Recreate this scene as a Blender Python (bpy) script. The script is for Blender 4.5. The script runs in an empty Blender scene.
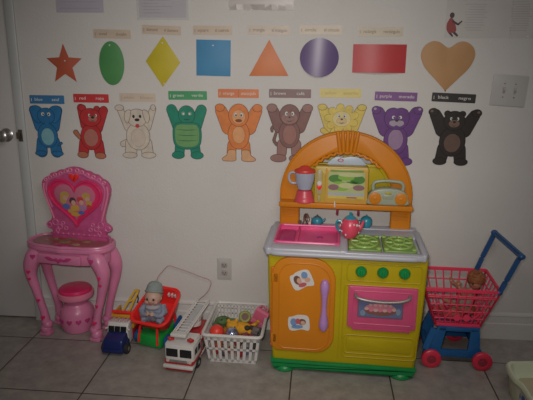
import bpy, bmesh, math, random
from mathutils import Vector, Matrix, noise
PI = math.pi
random.seed(7)
scene = bpy.context.scene
COL = scene.collection

# ------------------------------------------------------------------ materials
MATS = {}
def mat(name, col, rough=.5, spec=.5, var=.06, scale=12, bump=0, bscale=60, metal=0, trans=0, coat=0, alpha=1):
    if name in MATS: return MATS[name]
    m = bpy.data.materials.new(name); m.use_nodes = True
    nt = m.node_tree; b = nt.nodes['Principled BSDF']
    tc = nt.nodes.new('ShaderNodeTexCoord')
    nz = nt.nodes.new('ShaderNodeTexNoise'); nz.inputs['Scale'].default_value = scale; nz.inputs['Detail'].default_value = 4
    nt.links.new(tc.outputs['Object'], nz.inputs['Vector'])
    cr = nt.nodes.new('ShaderNodeValToRGB')
    c = Vector(col)
    cr.color_ramp.elements[0].position = .3; cr.color_ramp.elements[1].position = .7
    cr.color_ramp.elements[0].color = (*[max(0, v*(1-var)) for v in c], 1)
    cr.color_ramp.elements[1].color = (*[min(1, v*(1+var)) for v in c], 1)
    nt.links.new(nz.outputs['Fac'], cr.inputs['Fac'])
    nt.links.new(cr.outputs['Color'], b.inputs['Base Color'])
    b.inputs['Roughness'].default_value = rough
    b.inputs['Specular IOR Level'].default_value = spec
    b.inputs['Metallic'].default_value = metal
    b.inputs['Transmission Weight'].default_value = trans
    b.inputs['Coat Weight'].default_value = coat
    b.inputs['Alpha'].default_value = alpha
    if bump:
        n2 = nt.nodes.new('ShaderNodeTexNoise'); n2.inputs['Scale'].default_value = bscale; n2.inputs['Detail'].default_value = 5
        nt.links.new(tc.outputs['Object'], n2.inputs['Vector'])
        bp = nt.nodes.new('ShaderNodeBump'); bp.inputs['Strength'].default_value = bump; bp.inputs['Distance'].default_value = .004
        nt.links.new(n2.outputs['Fac'], bp.inputs['Height']); nt.links.new(bp.outputs['Normal'], b.inputs['Normal'])
    MATS[name] = m
    return m

WALL = mat('wall_paint', (.59, .575, .555), .75, .3, .03, 3, .35, 90)
DOORM = mat('door_paint', (.58, .565, .555), .45, .4, .02, 3)
JAMBM = mat('jamb_paint', (.49, .515, .51), .4, .5, .03, 5)
BRASS = mat('aged_brass', (.24, .19, .15), .3, .6, .2, 40, metal=.9)
CHROME = mat('grey_metal', (.5, .48, .47), .28, .6, .05, metal=.9)
PLATE = mat('plate_plastic', (.47, .46, .45), .45, .5, .02)
DARK = mat('slot_dark', (.03, .03, .03), .6)
INK = mat('ink_dark', (.09, .06, .05), .7, .3)
PAPER = mat('white_paper', (.62, .60, .62), .6, .3, .03)
LAVP = mat('lilac_paper', (.43, .40, .47), .5, .4, .04)
BEIGE = mat('beige_card', (.60, .52, .42), .6, .4, .05)
PINK = mat('pink_plastic', (.68, .215, .385), .32, .5, .08, 9)
PINKD = mat('deep_pink_plastic', (.72, .03, .14), .3, .5, .06)
MAG = mat('magenta_plastic', (.50, .05, .20), .35, .5, .08, 30)
LPINK = mat('light_pink_plastic', (.72, .22, .34), .35, .5, .06)
ORANGE = mat('orange_plastic', (.60, .205, .010), .42, .35, .05, 6)
ORANGED = mat('dark_orange_plastic', (.62, .14, .01), .4, .5, .05)
YELLOW = mat('yellow_plastic', (.46, .355, .006), .45, .3, .05, 5)
YELLOWD = mat('shade_yellow_plastic', (.60, .36, .01), .4, .5, .05, 5)
GREY = mat('lavender_grey_plastic', (.44, .45, .51), .34, .5, .04, 6)
GREEN = mat('green_plastic', (.005, .24, .06), .35, .5, .1)
LGREEN = mat('light_green_plastic', (.33, .50, .13), .35, .5, .06)
LGREEND = mat('moss_green_plastic', (.19, .32, .07), .4, .5, .06)
LILAC = mat('lilac_plastic', (.45, .24, .55), .35, .5, .05)
HOTPINK = mat('oven_pink_plastic', (.62, .085, .20), .38, .4, .05)
SINKP = mat('sink_pink_plastic', (.80, .10, .29), .32, .5, .06)
RED = mat('red_plastic', (.88, .030, .026), .35, .5, .06)
REDD = mat('dull_red_plastic', (.40, .02, .02), .4, .5, .1, 40)
CARTP = mat('cart_pink_plastic', (.82, .05, .12), .35, .5, .05)
BLUE = mat('blue_plastic', (.014, .085, .26), .35, .5, .1)
NAVY = mat('navy_plastic', (.012, .022, .12), .3, .5, .1)
TEAL = mat('teal_blue_plastic', (.03, .26, .36), .3, .6, .08)
WHITE = mat('white_plastic', (.64, .62, .60), .35, .5, .04)
GLASSB = mat('toy_window_black', (.012, .013, .016), .15, .6)
BLACKR = mat('black_rubber', (.02, .02, .022), .7)
JUG = mat('pale_blue_translucent_plastic', (.50, .53, .66), .2, .5, .03, trans=.25)
RADIO = mat('sage_grey_plastic', (.33, .37, .28), .35, .5, .05)
TAN = mat('yellow_tan_plastic', (.58, .36, .07), .4, .5, .06)
CREAM = mat('pale_green_plastic', (.66, .71, .52), .38, .5, .05)
SKIN = mat('pale_doll_skin', (.55, .36, .28), .5, .4, .05)
SKINB = mat('brown_doll_skin', (.46, .20, .13), .45, .4, .08)
HAIRB = mat('brown_hair', (.28, .10, .04), .6, .3, .25, 80, .6, 200)
BONNET = mat('grey_green_fabric', (.27, .31, .30), .8, .2, .1, 40, .5, 150)
DRESSB = mat('grey_blue_fabric', (.25, .28, .36), .8, .2, .25, 60, .5, 150)
CORD = mat('pink_cord', (.45, .25, .24), .5)

# ------------------------------------------------------------------ mesh builder
class MB:
    def __init__(s): s.bm = bmesh.new()
    def merge(s, t, mi=0, M=None, keep=False):
        if M is not None: t.transform(M)
        if not keep:
            for f in t.faces: f.material_index = mi
        bmesh.ops.recalc_face_normals(t, faces=t.faces)
        me = bpy.data.meshes.new('tmp'); t.to_mesh(me); t.free()
        s.bm.from_mesh(me); bpy.data.meshes.remove(me); return s
    def box(s, c, d, bev=0, mi=0, rot=None, seg=2):
        t = bmesh.new(); bmesh.ops.create_cube(t, size=1)
        t.transform(Matrix.Diagonal((*d, 1)))
        if bev: bmesh.ops.bevel(t, geom=t.edges[:], offset=min(bev, min(d)*.49), segments=seg, affect='EDGES', profile=.5)
        M = Matrix.Translation(c)
        if rot: M = M @ rot
        return s.merge(t, mi, M)
    def ell(s, c, r, mi=0, rot=None, seg=20):
        if not hasattr(r, '__len__'): r = (r, r, r)
        t = bmesh.new(); bmesh.ops.create_uvsphere(t, u_segments=seg, v_segments=max(8, seg*2//3), radius=1)
        t.transform(Matrix.Diagonal((*r, 1)))
        M = Matrix.Translation(c)
        if rot: M = M @ rot
        return s.merge(t, mi, M)
    def lathe(s, prof, c=(0,0,0), mi=0, seg=28, rot=None, sc=(1,1,1), cap=True):
        t = bmesh.new(); rings = []
        for r, z in prof:
            rings.append([t.verts.new((r*math.cos(2*PI*k/seg), r*math.sin(2*PI*k/seg), z)) for k in range(seg)])
        for a, b in zip(rings, rings[1:]):
            for k in range(seg): t.faces.new((a[k], a[(k+1)%seg], b[(k+1)%seg], b[k]))
        if cap:
            t.faces.new(rings[0][::-1]); t.faces.new(rings[-1])
        M = Matrix.Translation(c)
        if rot: M = M @ rot
        return s.merge(t, mi, M @ Matrix.Diagonal((*sc, 1)))
    def cyl(s, a, b, r, mi=0, r2=None, seg=20, bev=0):
        a = Vector(a); b = Vector(b); d = b-a; h = d.length; r2 = r if r2 is None else r2
        q = d.to_track_quat('Z', 'Y').to_matrix().to_4x4()
        e = min(bev, h*.4)
        pr = [(r-e, 0), (r, e), (r2, h-e), (r2-e, h)] if e else [(r, 0), (r2, h)]
        return s.lathe(pr, a, mi, seg, q)
    def prism(s, poly, a, b, bev=0, mi=0, axis='y', M=None, seg=2):
        """poly extruded from a to b along the axis (y: poly is x,z ; z: poly is x,y ; x: poly is y,z)"""
        t = bmesh.new()
        f3 = {'y': lambda p, h: (p[0], h, p[1]), 'z': lambda p, h: (p[0], p[1], h), 'x': lambda p, h: (h, p[0], p[1])}[axis]
        A = [t.verts.new(f3(p, a)) for p in poly]; B = [t.verts.new(f3(p, b)) for p in poly]
        n = len(poly)
        fa = t.faces.new(A); fb = t.faces.new(B[::-1])
        for k in range(n): t.faces.new((A[k], B[k], B[(k+1)%n], A[(k+1)%n]))
        bmesh.ops.recalc_face_normals(t, faces=t.faces)
        if bev:
            ed = list(set(fa.edges) | set(fb.edges))
            bmesh.ops.bevel(t, geom=ed, offset=bev, segments=seg, affect='EDGES', profile=.5)
        return s.merge(t, mi, M)
    def tube(s, pts, r, mi=0, closed=False, seg=10, flat=1.0, up=(0,0,1)):
        P = [Vector(p) for p in pts]; n = len(P)
        R = list(r) if hasattr(r, '__len__') else [r]*n
        t = bmesh.new(); rings = []; prev = None
        for i in range(n):
            if closed: d = P[(i+1)%n]-P[i-1]
            else: d = P[min(i+1, n-1)]-P[max(i-1, 0)]
            d.normalize()
            if prev is None:
                u = Vector(up)
                if abs(u.dot(d)) > .95: u = Vector((1,0,0)) if abs(d.x) < .9 else Vector((0,1,0))
                x = u.cross(d).normalized()
            else:
                x = (prev - d*prev.dot(d)).normalized()
            prev = x; y = d.cross(x)
            rings.append([t.verts.new(P[i] + x*(R[i]*math.cos(2*PI*k/seg)) + y*(R[i]*flat*math.sin(2*PI*k/seg))) for k in range(seg)])
        rng = n if closed else n-1
        for i in range(rng):
            a, b = rings[i], rings[(i+1)%n]
            for k in range(seg): t.faces.new((a[k], a[(k+1)%seg], b[(k+1)%seg], b[k]))
        if not closed:
            for ring, idx, sgn in ((rings[0], 0, -1), (rings[-1], n-1, 1)):
                d = (P[1]-P[0]).normalized() if idx == 0 else (P[-1]-P[-2]).normalized()
                tip = t.verts.new(P[idx] + d*sgn*R[idx]*.5)
                for k in range(seg):
                    v = (ring[k], ring[(k+1)%seg], tip)
                    t.faces.new(v)
        return s.merge(t, mi)
    def beam(s, a, b, w, th, mi=0, side=(0,1,0), bev=0):
        """rectangular bar from a to b; w across, th along 'side'"""
        a = Vector(a); b = Vector(b); d = (b-a); L = d.length; d.normalize()
        sd = Vector(side); sd = (sd - d*sd.dot(d)).normalized(); ac = d.cross(sd)
        M = Matrix((( *[0]*4,),)*4) if False else Matrix.Identity(4)
        for i in range(3):
            M[i][0] = ac[i]; M[i][1] = sd[i]; M[i][2] = d[i]; M[i][3] = ((a+b)/2)[i]
        t = bmesh.new(); bmesh.ops.create_cube(t, size=1); t.transform(Matrix.Diagonal((w, th, L, 1)))
        if bev: bmesh.ops.bevel(t, geom=t.edges[:], offset=bev, segments=2, affect='EDGES')
        return s.merge(t, mi, M)
    def build(s, name, mats, parent=None, smooth=True, ang=38, label=None):
        me = bpy.data.meshes.new(name); s.bm.to_mesh(me); s.bm.free()
        if not isinstance(mats, (list, tuple)): mats = [mats]
        for m in mats: me.materials.append(m)
        if smooth:
            me.polygons.foreach_set('use_smooth', [True]*len(me.polygons))
            me.set_sharp_from_angle(angle=math.radians(ang))
        o = bpy.data.objects.new(name, me); COL.objects.link(o)
        if parent: o.parent = parent
        if label: o['label'] = label
        return o

def tag(o, label, cat, group=None, kind=None):
    o['label'] = label; o['category'] = cat
    if group: o['group'] = group
    if kind: o['kind'] = kind
    return o
def thing(name, label, cat, loc=(0,0,0), rz=0, group=None):
    o = bpy.data.objects.new(name, None); COL.objects.link(o)
    o.empty_display_size = .05
    o.location = loc; o.rotation_euler = (0, 0, math.radians(rz))
    return tag(o, label, cat, group)
def struct(o): o['kind'] = 'structure'; return o

# 2D shapes
def circ(cx, cz, rx, rz=None, n=28, rot=0):
    rz = rx if rz is None else rz
    c, s_ = math.cos(rot), math.sin(rot); out = []
    for k in range(n):
        x, z = rx*math.cos(2*PI*k/n), rz*math.sin(2*PI*k/n)
        out.append((cx+x*c-z*s_, cz+x*s_+z*c))
    return out
def rrect(x0, z0, x1, z1, r, n=6):
    rs = r if hasattr(r, '__len__') else (r,)*4      # bl, br, tr, tl
    lim = .49*min(abs(x1-x0), abs(z1-z0)); rs = [min(q, lim) for q in rs]
    out = []
    for (cx, cz, a, q) in ((x0+rs[0], z0+rs[0], PI, rs[0]), (x1-rs[1], z0+rs[1], 1.5*PI, rs[1]), (x1-rs[2], z1-rs[2], 0, rs[2]), (x0+rs[3], z1-rs[3], .5*PI, rs[3])):
        for k in range(n+1): out.append((cx+q*math.cos(a+k*PI/2/n), cz+q*math.sin(a+k*PI/2/n)))
    return out
def capsule(a, b, r1, r2, n=10):
    ax, az = a; bx, bz = b; d = math.atan2(bz-az, bx-ax); out = []
    for k in range(n+1): t = d+PI/2+PI*k/n; out.append((ax+r1*math.cos(t), az+r1*math.sin(t)))
    for k in range(n+1): t = d-PI/2+PI*k/n; out.append((bx+r2*math.cos(t), bz+r2*math.sin(t)))
    return out
def spline(pts, n=6, closed=True):
    out = []; m = len(pts)
    rng = range(m) if closed else range(m-1)
    for i in rng:
        g = (lambda k: pts[k % m]) if closed else (lambda k: pts[max(0, min(m-1, k))])
        p0, p1, p2, p3 = [Vector(g(i+j)) for j in (-1, 0, 1, 2)]
        for k in range(n):
            t = k/n
            out.append(tuple(.5*((2*p1)+(p2-p0)*t+(2*p0-5*p1+4*p2-p3)*t*t+(3*p1-p0-3*p2+p3)*t**3)))
    if not closed: out.append(tuple(pts[-1]))
    return out
def heart(cx, cz, w, h, n=36):
    out = []
    for k in range(n):
        t = 2*PI*k/n
        x = 16*math.sin(t)**3; z = 13*math.cos(t)-5*math.cos(2*t)-2*math.cos(3*t)-math.cos(4*t)
        out.append((cx+x/32*w, cz+(z+2.5)/29*h))
    return out[::-1]

def text_mesh(txt, size, mi, mbld, cx, cz, y, width=None):
    cu = bpy.data.curves.new('t', 'FONT'); cu.body = txt; cu.size = size; cu.align_x = 'CENTER'; cu.align_y = 'CENTER'; cu.extrude = .0003; cu.resolution_u = 2
    o = bpy.data.objects.new('t', cu); COL.objects.link(o)
    bpy.context.view_layer.update()
    me = bpy.data.meshes.new_from_object(o.evaluated_get(bpy.context.evaluated_depsgraph_get()))
    xs = [v.co.x for v in me.vertices]; w = max(xs)-min(xs)
    sx = 1 if not width else min(1.15, width/w)
    t = bmesh.new(); t.from_mesh(me)
    t.transform(Matrix.Translation((cx, y, cz)) @ Matrix.Rotation(PI/2, 4, 'X') @ Matrix.Diagonal((sx, 1, 1, 1)))
    bpy.data.objects.remove(o); bpy.data.curves.remove(cu); bpy.data.meshes.remove(me)
    mbld.merge(t, mi)

# ------------------------------------------------------------------ the room
def floor_mat():
    m = bpy.data.materials.new('floor_tile'); m.use_nodes = True; nt = m.node_tree; b = nt.nodes['Principled BSDF']
    N, L = nt.nodes.new, nt.links.new
    tc = N('ShaderNodeTexCoord')
    vr = N('ShaderNodeVectorRotate'); vr.rotation_type = 'Z_AXIS'; vr.inputs['Angle'].default_value = .0197
    L(tc.outputs['Object'], vr.inputs['Vector'])
    va = N('ShaderNodeVectorMath'); va.operation = 'ADD'; va.inputs[1].default_value = (1.4284+4.621, .244+4.621, 0)
    L(vr.outputs[0], va.inputs[0])
    br = N('ShaderNodeTexBrick'); br.offset = 0; br.squash = 1
    br.inputs['Scale'].default_value = 1; br.inputs['Brick Width'].default_value = .4621; br.inputs['Row Height'].default_value = .4621
    br.inputs['Mortar Size'].default_value = .0034; br.inputs['Mortar Smooth'].default_value = .15; br.inputs['Bias'].default_value = 0
    br.inputs['Color1'].default_value = (.375, .350, .320, 1); br.inputs['Color2'].default_value = (.34, .318, .292, 1); br.inputs['Mortar'].default_value = (.06, .048, .042, 1)
    L(va.outputs[0], br.inputs['Vector'])
    nz = N('ShaderNodeTexNoise'); nz.inputs['Scale'].default_value = 14; nz.inputs['Detail'].default_value = 9; nz.inputs['Roughness'].default_value = .7
    L(tc.outputs['Object'], nz.inputs['Vector'])
    rp = N('ShaderNodeValToRGB'); rp.color_ramp.elements[0].position = .32; rp.color_ramp.elements[1].position = .68
    rp.color_ramp.elements[0].color = (.72, .70, .70, 1); rp.color_ramp.elements[1].color = (1.12, 1.1, 1.08, 1)
    L(nz.outputs['Fac'], rp.inputs['Fac'])
    mx = N('ShaderNodeMix'); mx.data_type = 'RGBA'; mx.blend_type = 'MULTIPLY'; mx.inputs[0].default_value = 1
    L(br.outputs['Color'], mx.inputs[6]); L(rp.outputs['Color'], mx.inputs[7]); L(mx.outputs[2], b.inputs['Base Color'])
    b.inputs['Roughness'].default_value = .42
    sb = N('ShaderNodeMath'); sb.operation = 'MULTIPLY_ADD'; sb.inputs[1].default_value = -1; sb.inputs[2].default_value = 1
    L(br.outputs['Fac'], sb.inputs[0])
    ad = N('ShaderNodeMath'); ad.operation = 'MULTIPLY_ADD'; ad.inputs[1].default_value = .12
    L(nz.outputs['Fac'], ad.inputs[0]); L(sb.outputs[0], ad.inputs[2])
    bp = N('ShaderNodeBump'); bp.inputs['Strength'].default_value = .5; bp.inputs['Distance'].default_value = .003
    L(ad.outputs[0], bp.inputs['Height']); L(bp.outputs['Normal'], b.inputs['Normal'])
    return m
struct(MB().box((-.0, -1.9, -.05), (5.2, 4.2, .1)).build('floor', floor_mat(), smooth=False))
struct(MB().box((.568, .05, 1.25), (4.064, .1, 2.5)).build('wall_back', WALL, smooth=False))     # from the door frame rightwards
struct(MB().box((-1.98, .05, 2.32), (1.04, .1, .36)).build('wall_above_door', WALL, smooth=False))
struct(MB().box((2.65, -1.9, 1.25), (.1, 4.2, 2.5)).build('wall_right', WALL, smooth=False))
struct(MB().box((-2.55, -1.9, 1.25), (.1, 4.2, 2.5)).build('wall_left', WALL, smooth=False))
struct(MB().box((0, -4.05, 1.25), (5.2, .1, 2.5)).build('wall_front', WALL, smooth=False))
struct(MB().box((0, -1.9, 2.55), (5.2, 4.2, .1)).build('ceiling', WALL, smooth=False))
# baseboard: a flat board with a moulded cap
pb = [(0, 0), (-.014, 0), (-.014, .088), (-.010, .093), (-.010, .128), (-.013, .134), (-.011, .143), (-.004, .149), (0, .15)]
struct(MB().prism(pb, -1.464, 2.6, axis='x').build('baseboard_back', WALL, ang=20))
# door and its frame
d = MB().box((-1.935, .022, 1.055), (.85, .04, 2.09), .003)
door = struct(d.build('door_1', DOORM))
k = MB(); rot = Matrix.Rotation(PI/2, 4, 'X')
k.lathe([(.034, 0), (.035, .006), (.026, .011), (.013, .014), (.012, .03), (.022, .036), (.029, .048), (.028, .060), (.018, .067), (.0, .068)], (-1.572, .002, 1.05), 0, 28, rot)
k.build('door_knob', CHROME, door)
fr = MB()
fr.prism([(-.012, -1.512), (.02, -1.512), (.02, -1.508), (.1, -1.508), (.1, -1.464), (-.012, -1.464), (-.015, -1.468), (-.015, -1.508)], 0, 2.14, axis='z',
         M=Matrix(((0,1,0,0),(1,0,0,0),(0,0,1,0),(0,0,0,1))))
fr.box((-1.93, .03, 2.12), (.9, .1, .04), .003)
jf = struct(fr.build('trim_1', JAMBM))
st = MB().box((-1.491, -.0165, 1.05), (.024, .004, .062), .0015)
st.box((-1.503, -.019, 1.05), (.018, .004, .034), .0015); st.box((-1.487, -.019, 1.05), (.010, .003, .026), .001, 1)
st.build('strike_plate', [BRASS, DARK], jf)

# ------------------------------------------------------------------ things on the wall
def wallthing(name, label, cat, x, z, group=None, rot=0):
    o = thing(name, label, cat, (x, -.0004, z), 0, group)
    o.rotation_euler = (0, math.radians(rot), 0); return o

def bent(half, xs, f, bulge):
    """a thin laminated sheet that bows out from the wall about an upright axis; f(x) gives its half height"""
    t = bmesh.new(); cols = []
    for x in xs:
        y = -.0025-bulge*math.cos(PI/2*x/half)**1.0; h = f(x)
        cols.append([t.verts.new((x, y, h)), t.verts.new((x, y, -h)), t.verts.new((x, y+.0016, -h)), t.verts.new((x, y+.0016, h))])
    for a, b in zip(cols, cols[1:]):
        for k in range(4): t.faces.new((a[k], a[(k+1) % 4], b[(k+1) % 4], b[k]))
    t.faces.new(cols[0]); t.faces.new(cols[-1][::-1])
    return MB().merge(t, 0)
def shape(name, label, poly, col, x, z, gloss=.55, rot=0):
    m = mat(name+'_sheet', col, gloss, .4, .06, 8)
    b = poly if isinstance(poly, MB) else MB().prism(poly, -.0025, 0, .0006)
    o = b.build(name, m); o.location = (x, -.0006, z); o.rotation_euler = (0, math.radians(rot), 0)
    tag(o, label, 'wall decoration', 'coloured shape cutouts in the upper row'); return o
starp = []
for i in range(10):
    a = PI/2+i*PI/5; r = .103 if i % 2 == 0 else .045
    starp.append((r*math.cos(a)*.93, r*math.sin(a)))
shape('star_cutout', 'red-orange star cutout, leftmost of the wall shapes', starp, (.42, .09, .045), -1.231, 1.410, rot=0)
shape('oval_cutout', 'green upright oval cutout between star and yellow diamond', circ(0, 0, .064, .107, 40), (.07, .25, .08), -.988, 1.419)
shape('diamond_cutout', 'yellow diamond cutout between green oval and blue square', [(0, -.122), (.087, 0), (0, .122), (-.087, 0)], (.50, .41, .025), -.728, 1.429, rot=2)
shape('square_cutout', 'plain blue square cutout beside the orange triangle', [(-.085, -.086), (.085, -.086), (.085, .086), (-.085, .086)], (.065, .245, .44), -.475, 1.449, rot=1)
shape('triangle_cutout', 'orange triangle cutout between blue square and purple circle', [(-.096, -.086), (.098, -.084), (.002, .087)], (.60, .20, .08), -.203, 1.451, .5)
shape('circle_cutout', 'purple circle cutout between orange triangle and red rectangle', bent(.094, [.0939*math.sin(PI/2*i/18) for i in range(-18, 19)], lambda x: .092*math.sqrt(max(1e-5, 1-(x/.094)**2)), .010), (.11, .07, .19), .043, 1.455, .33, 4)
shape('rectangle_cutout', 'red rectangle cutout lying on its long side', bent(.127, [.127*i/24 for i in range(-24, 25)], lambda x: .0665, .016), (.45, .045, .05), .331, 1.453, .42)
hp = spline([(.0, -.120), (.004, -.116), (.055, -.066), (.11, -.010), (.134, .045), (.122, .085), (.085, .11), (.045, .108), (0, .083), (-.045, .108), (-.085, .112), (-.124, .087), (-.136, .045), (-.112, -.010), (-.055, -.066), (-.004, -.116)], 5)
shape('heart_cutout', 'tan brown paper heart cutout at right end of the shapes', [(x*.94, z) for x, z in hp], (.46, .26, .12), .655, 1.423)
# white putty dots that hold the shapes belong to them
def dots(parent_name, pts):
    for x, z in pts: MB().cyl((x, -.0035, z), (x, -.0022, z), .0035, seg=10).build('putty_dot', PAPER, bpy.data.objects[parent_name])
dots('star_cutout', [(.004, .02)]); dots('oval_cutout', [(-.005, .088)]); dots('diamond_cutout', [(-.002, .09), (.006, -.105)])
dots('square_cutout', [(-.002, .06)]); dots('rectangle_cutout', [(.112, -.004)])

def card(label, w1, w2, x, z, w, col, ink, rot=0, seam=False, gap=.25, group='coloured word cards over the animals'):
    m = mat('card_'+w1, col, .45, .5, .06, 20)
    o = wallthing('word_card', label, 'word card', x, z, group, rot)
    b = MB().prism(rrect(-w/2, -.0215, w/2, .0215, .003, 3), -.0016, 0)
    if seam: b.box((0, -.0018, 0), (.0012, .001, .04), 0, 1)
    b.build('card', [m, INK], o, smooth=False)
    for wd, cx, ww in ((w1, -w*.24, .28*w), (w2, w*.25, .36*w)):
        t = MB(); text_mesh(wd, .022, 0, t, cx, 0, -.0022, ww); t.build('lettering', ink, o, smooth=False)
    MB().box((-w/2+.010, -.002, -.002), (.0022, .0008, .016)).build('edge_mark', ink, o, smooth=False)
    return o
LW = mat('letter_white', (.66, .66, .64), .6)
LD = mat('letter_brown', (.22, .16, .12), .6)
card('beige word card reading oval above the green oval', 'oval', 'óvalo', -.978, 1.560, .188, (.52, .43, .34), LD, 1, group='beige word cards over the shapes')
card('beige word card reading diamond above the yellow diamond', 'diamond', 'el diamante', -.730, 1.580, .194, (.52, .43, .34), LD, 2, group='beige word cards over the shapes')
card('beige word card reading square above the blue square', 'square', 'el cuadrado', -.478, 1.580, .192, (.52, .43, .34), LD, 0, group='beige word cards over the shapes')
card('beige word card reading triangle above the orange triangle', 'triangle', 'el triángulo', -.203, 1.582, .204, (.52, .44, .36), LD, 1, group='beige word cards over the shapes')
card('beige word card reading circle above the purple circle', 'circle', 'el círculo', .047, 1.584, .204, (.55, .47, .38), LD, 0, group='beige word cards over the shapes')
card('beige word card reading rectangle above the red rectangle', 'rectangle', 'rectángulo', .330, 1.578, .212, (.52, .46, .36), LD, 0, group='beige word cards over the shapes')
card('blue word card above the elephant', 'blue', 'azul', -1.339, 1.236, .182, (.04, .17, .36), LW, 0)
card('red curled word card above the red bear', 'red', 'rojo', -1.107, 1.245, .184, (.52, .035, .04), LW, 0)
card('beige word card reading white above the pale dog', 'white', 'blanco', -.866, 1.252, .186, (.56, .47, .38), mat('letter_beige', (.40, .32, .25), .6), 0)
card('green word card above the turtle', 'green', 'verde', -.609, 1.266, .196, (.05, .30, .12), LW, -.5)
card('orange two-piece word card above the orange ape', 'orange', 'anaranjado', -.353, 1.279, .204, (.60, .17, .05), LW, 0, True)
card('brown word card above the monkey', 'brown', 'café', -.096, 1.282, .208, (.18, .10, .10), LW, 0)
card('yellow word card above the yellow lion', 'yellow', 'amarillo', .152, 1.287, .202, (.60, .50, .16), mat('letter_yellow', (.45, .36, .12), .6), 0)
card('purple word card above the purple animal', 'purple', 'morado', .422, 1.274, .205, (.19, .07, .24), LW, 1)
card('black word card above the black bear', 'black', 'negro', .699, 1.271, .209, (.03, .028, .026), LW, 2)

# --- animal cutouts: flat printed card figures
def cutout(name, label, x, z, s, fill, light, ink, items, pale=None, sx=1.0, rot=0):
    """items: list of (polygon, material index 1 fill / 2 light / 3 white / 4 dark / 5 pale) ; every polygon is printed above the one before, with a dark edge"""
    mk = label.split(' ')[0]+'_'+name
    mats = [mat(mk+'_outline', ink, .6, .4), mat(mk+'_print', fill, .5, .4, .12, 30), mat(mk+'_light_print', light, .5, .4, .08, 30),
            mat('print_white', (.62, .62, .6), .5), mat('print_black', (.02, .018, .018), .5), mat(mk+'_pale_print', pale or light, .5, .4, .08, 30)]
    b = MB(); y = -.0012; card_done = []
    for it in items:
        poly, mi = it[0], it[1]; edge = it[2] if len(it) > 2 else .0026
        P = [(px*sx*s, pz*s) for px, pz in poly]
        if edge:
            n = len(P); cx = sum(p[0] for p in P)/n; cz = sum(p[1] for p in P)/n
            big = []
            area = sum(P[i][0]*P[(i+1)%n][1]-P[(i+1)%n][0]*P[i][1] for i in range(n)); sg = 1 if area > 0 else -1
            for i in range(n):
                a = Vector(P[i-1]); c = Vector(P[(i+1)%n]); d_ = c-a
                if d_.length < 1e-7: big.append(P[i]); continue
                d_.normalize(); big.append((P[i][0]+d_.y*edge*sg, P[i][1]-d_.x*edge*sg))
            b.prism(big, y, 0, mi=0); y -= .00007
        b.prism(P, y, y+.0006 if y < -.002 else 0, mi=mi); y -= .00007
    o = b.build(name, mats, smooth=False); o.location = (x, -.0006, z); o.rotation_euler = (0, math.radians(rot), 0)
    return tag(o, label, 'animal cutout', 'animal cutouts in the lower row')
C_ = circ; K = capsule
def mir(f): return [f(-1), f(1)]
def std(arm_out=.098, arm_r=(.026, .018), head=(.0, .205, .049, .043), torso=(.0, .112, .058, .068), legx=.04, foot=(.05, .017, .033, .017), belly=(.036, .046), footmi=1, belly_mi=2, handmi=1, bellyz=.108):
    it = []
    for s in (-1, 1): it.append((K((s*.040, .155), (s*arm_out, .262), *arm_r), 1))
    for s in (-1, 1): it.append((C_(s*(arm_out+.002), .264, arm_r[1]+.004, arm_r[1]+.001), handmi))
    for s in (-1, 1): it.append((K((s*legx, .075), (s*(legx+.004), .026), .028, .026), 1))
    for s in (-1, 1): it.append((C_(s*foot[0], foot[1], foot[2], foot[3]), footmi))
    it.append((C_(*torso), 1)); it.append((C_(s*0, bellyz, *belly), belly_mi, .0012))
    for s in (-1, 1): it.append((K((s*(legx-.004), .08), (s*(legx), .045), .022, .020), 1, 0))
    it = it[:-2]
    return it
def face(cx, cz, e=.016, ez=.008, er=.0075, muz=(.022, .016), muz_mi=2, nose=.007, smile=True):
    it = []
    it.append((C_(cx, cz-.014, *muz), muz_mi, .001))
    for s in (-1, 1):
        it.append((C_(cx+s*e, cz+ez, er*.8, er*1.15, 14), 3, .0008)); it.append((C_(cx+s*e*.85, cz+ez-.001, er*.4, er*.6, 10), 4, 0))
    it.append((C_(cx, cz-.006, nose, nose*.75, 12), 4, 0))
    if smile: it.append((spline([(cx-.012, cz-.020), (cx, cz-.028), (cx+.012, cz-.020), (cx, cz-.0245)], 4), 4, 0))
    return it
# elephant
it = []
for s in (-1, 1): it.append((K((s*.038, .160), (s*.070, .250), .030, .020), 1)); 
for s in (-1, 1): it.append((spline([(s*.020, .250), (s*.052, .272), (s*.084, .262), (s*.082, .225), (s*.062, .190), (s*.034, .185)], 5), 1))
for s in (-1, 1): it.append((K((s*.036, .08), (s*.042, .022), .026, .030), 1)); 
for s in (-1, 1): it.append((C_(s*.046, .012, .032, .013), 1))
it.append((K((.058, .06), (.072, .07), .004, .005), 1))
it += [(C_(0, .112, .054, .066), 1), (C_(0, .105, .036, .047), 2, .001), (C_(0, .218, .046, .042), 1), (K((0, .205), (.003, .165), .016, .010), 1, .001)]
for s in (-1, 1): it += [(C_(s*.017, .228, .009, .010), 3, .001), (C_(s*.015, .227, .004, .005), 4, 0)]
cutout('elephant_cutout', 'blue elephant cutout with raised arms, first of the animal row', -1.351, .945, .95, (.025, .16, .36), (.20, .42, .48), (.01, .04, .09), it)
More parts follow.
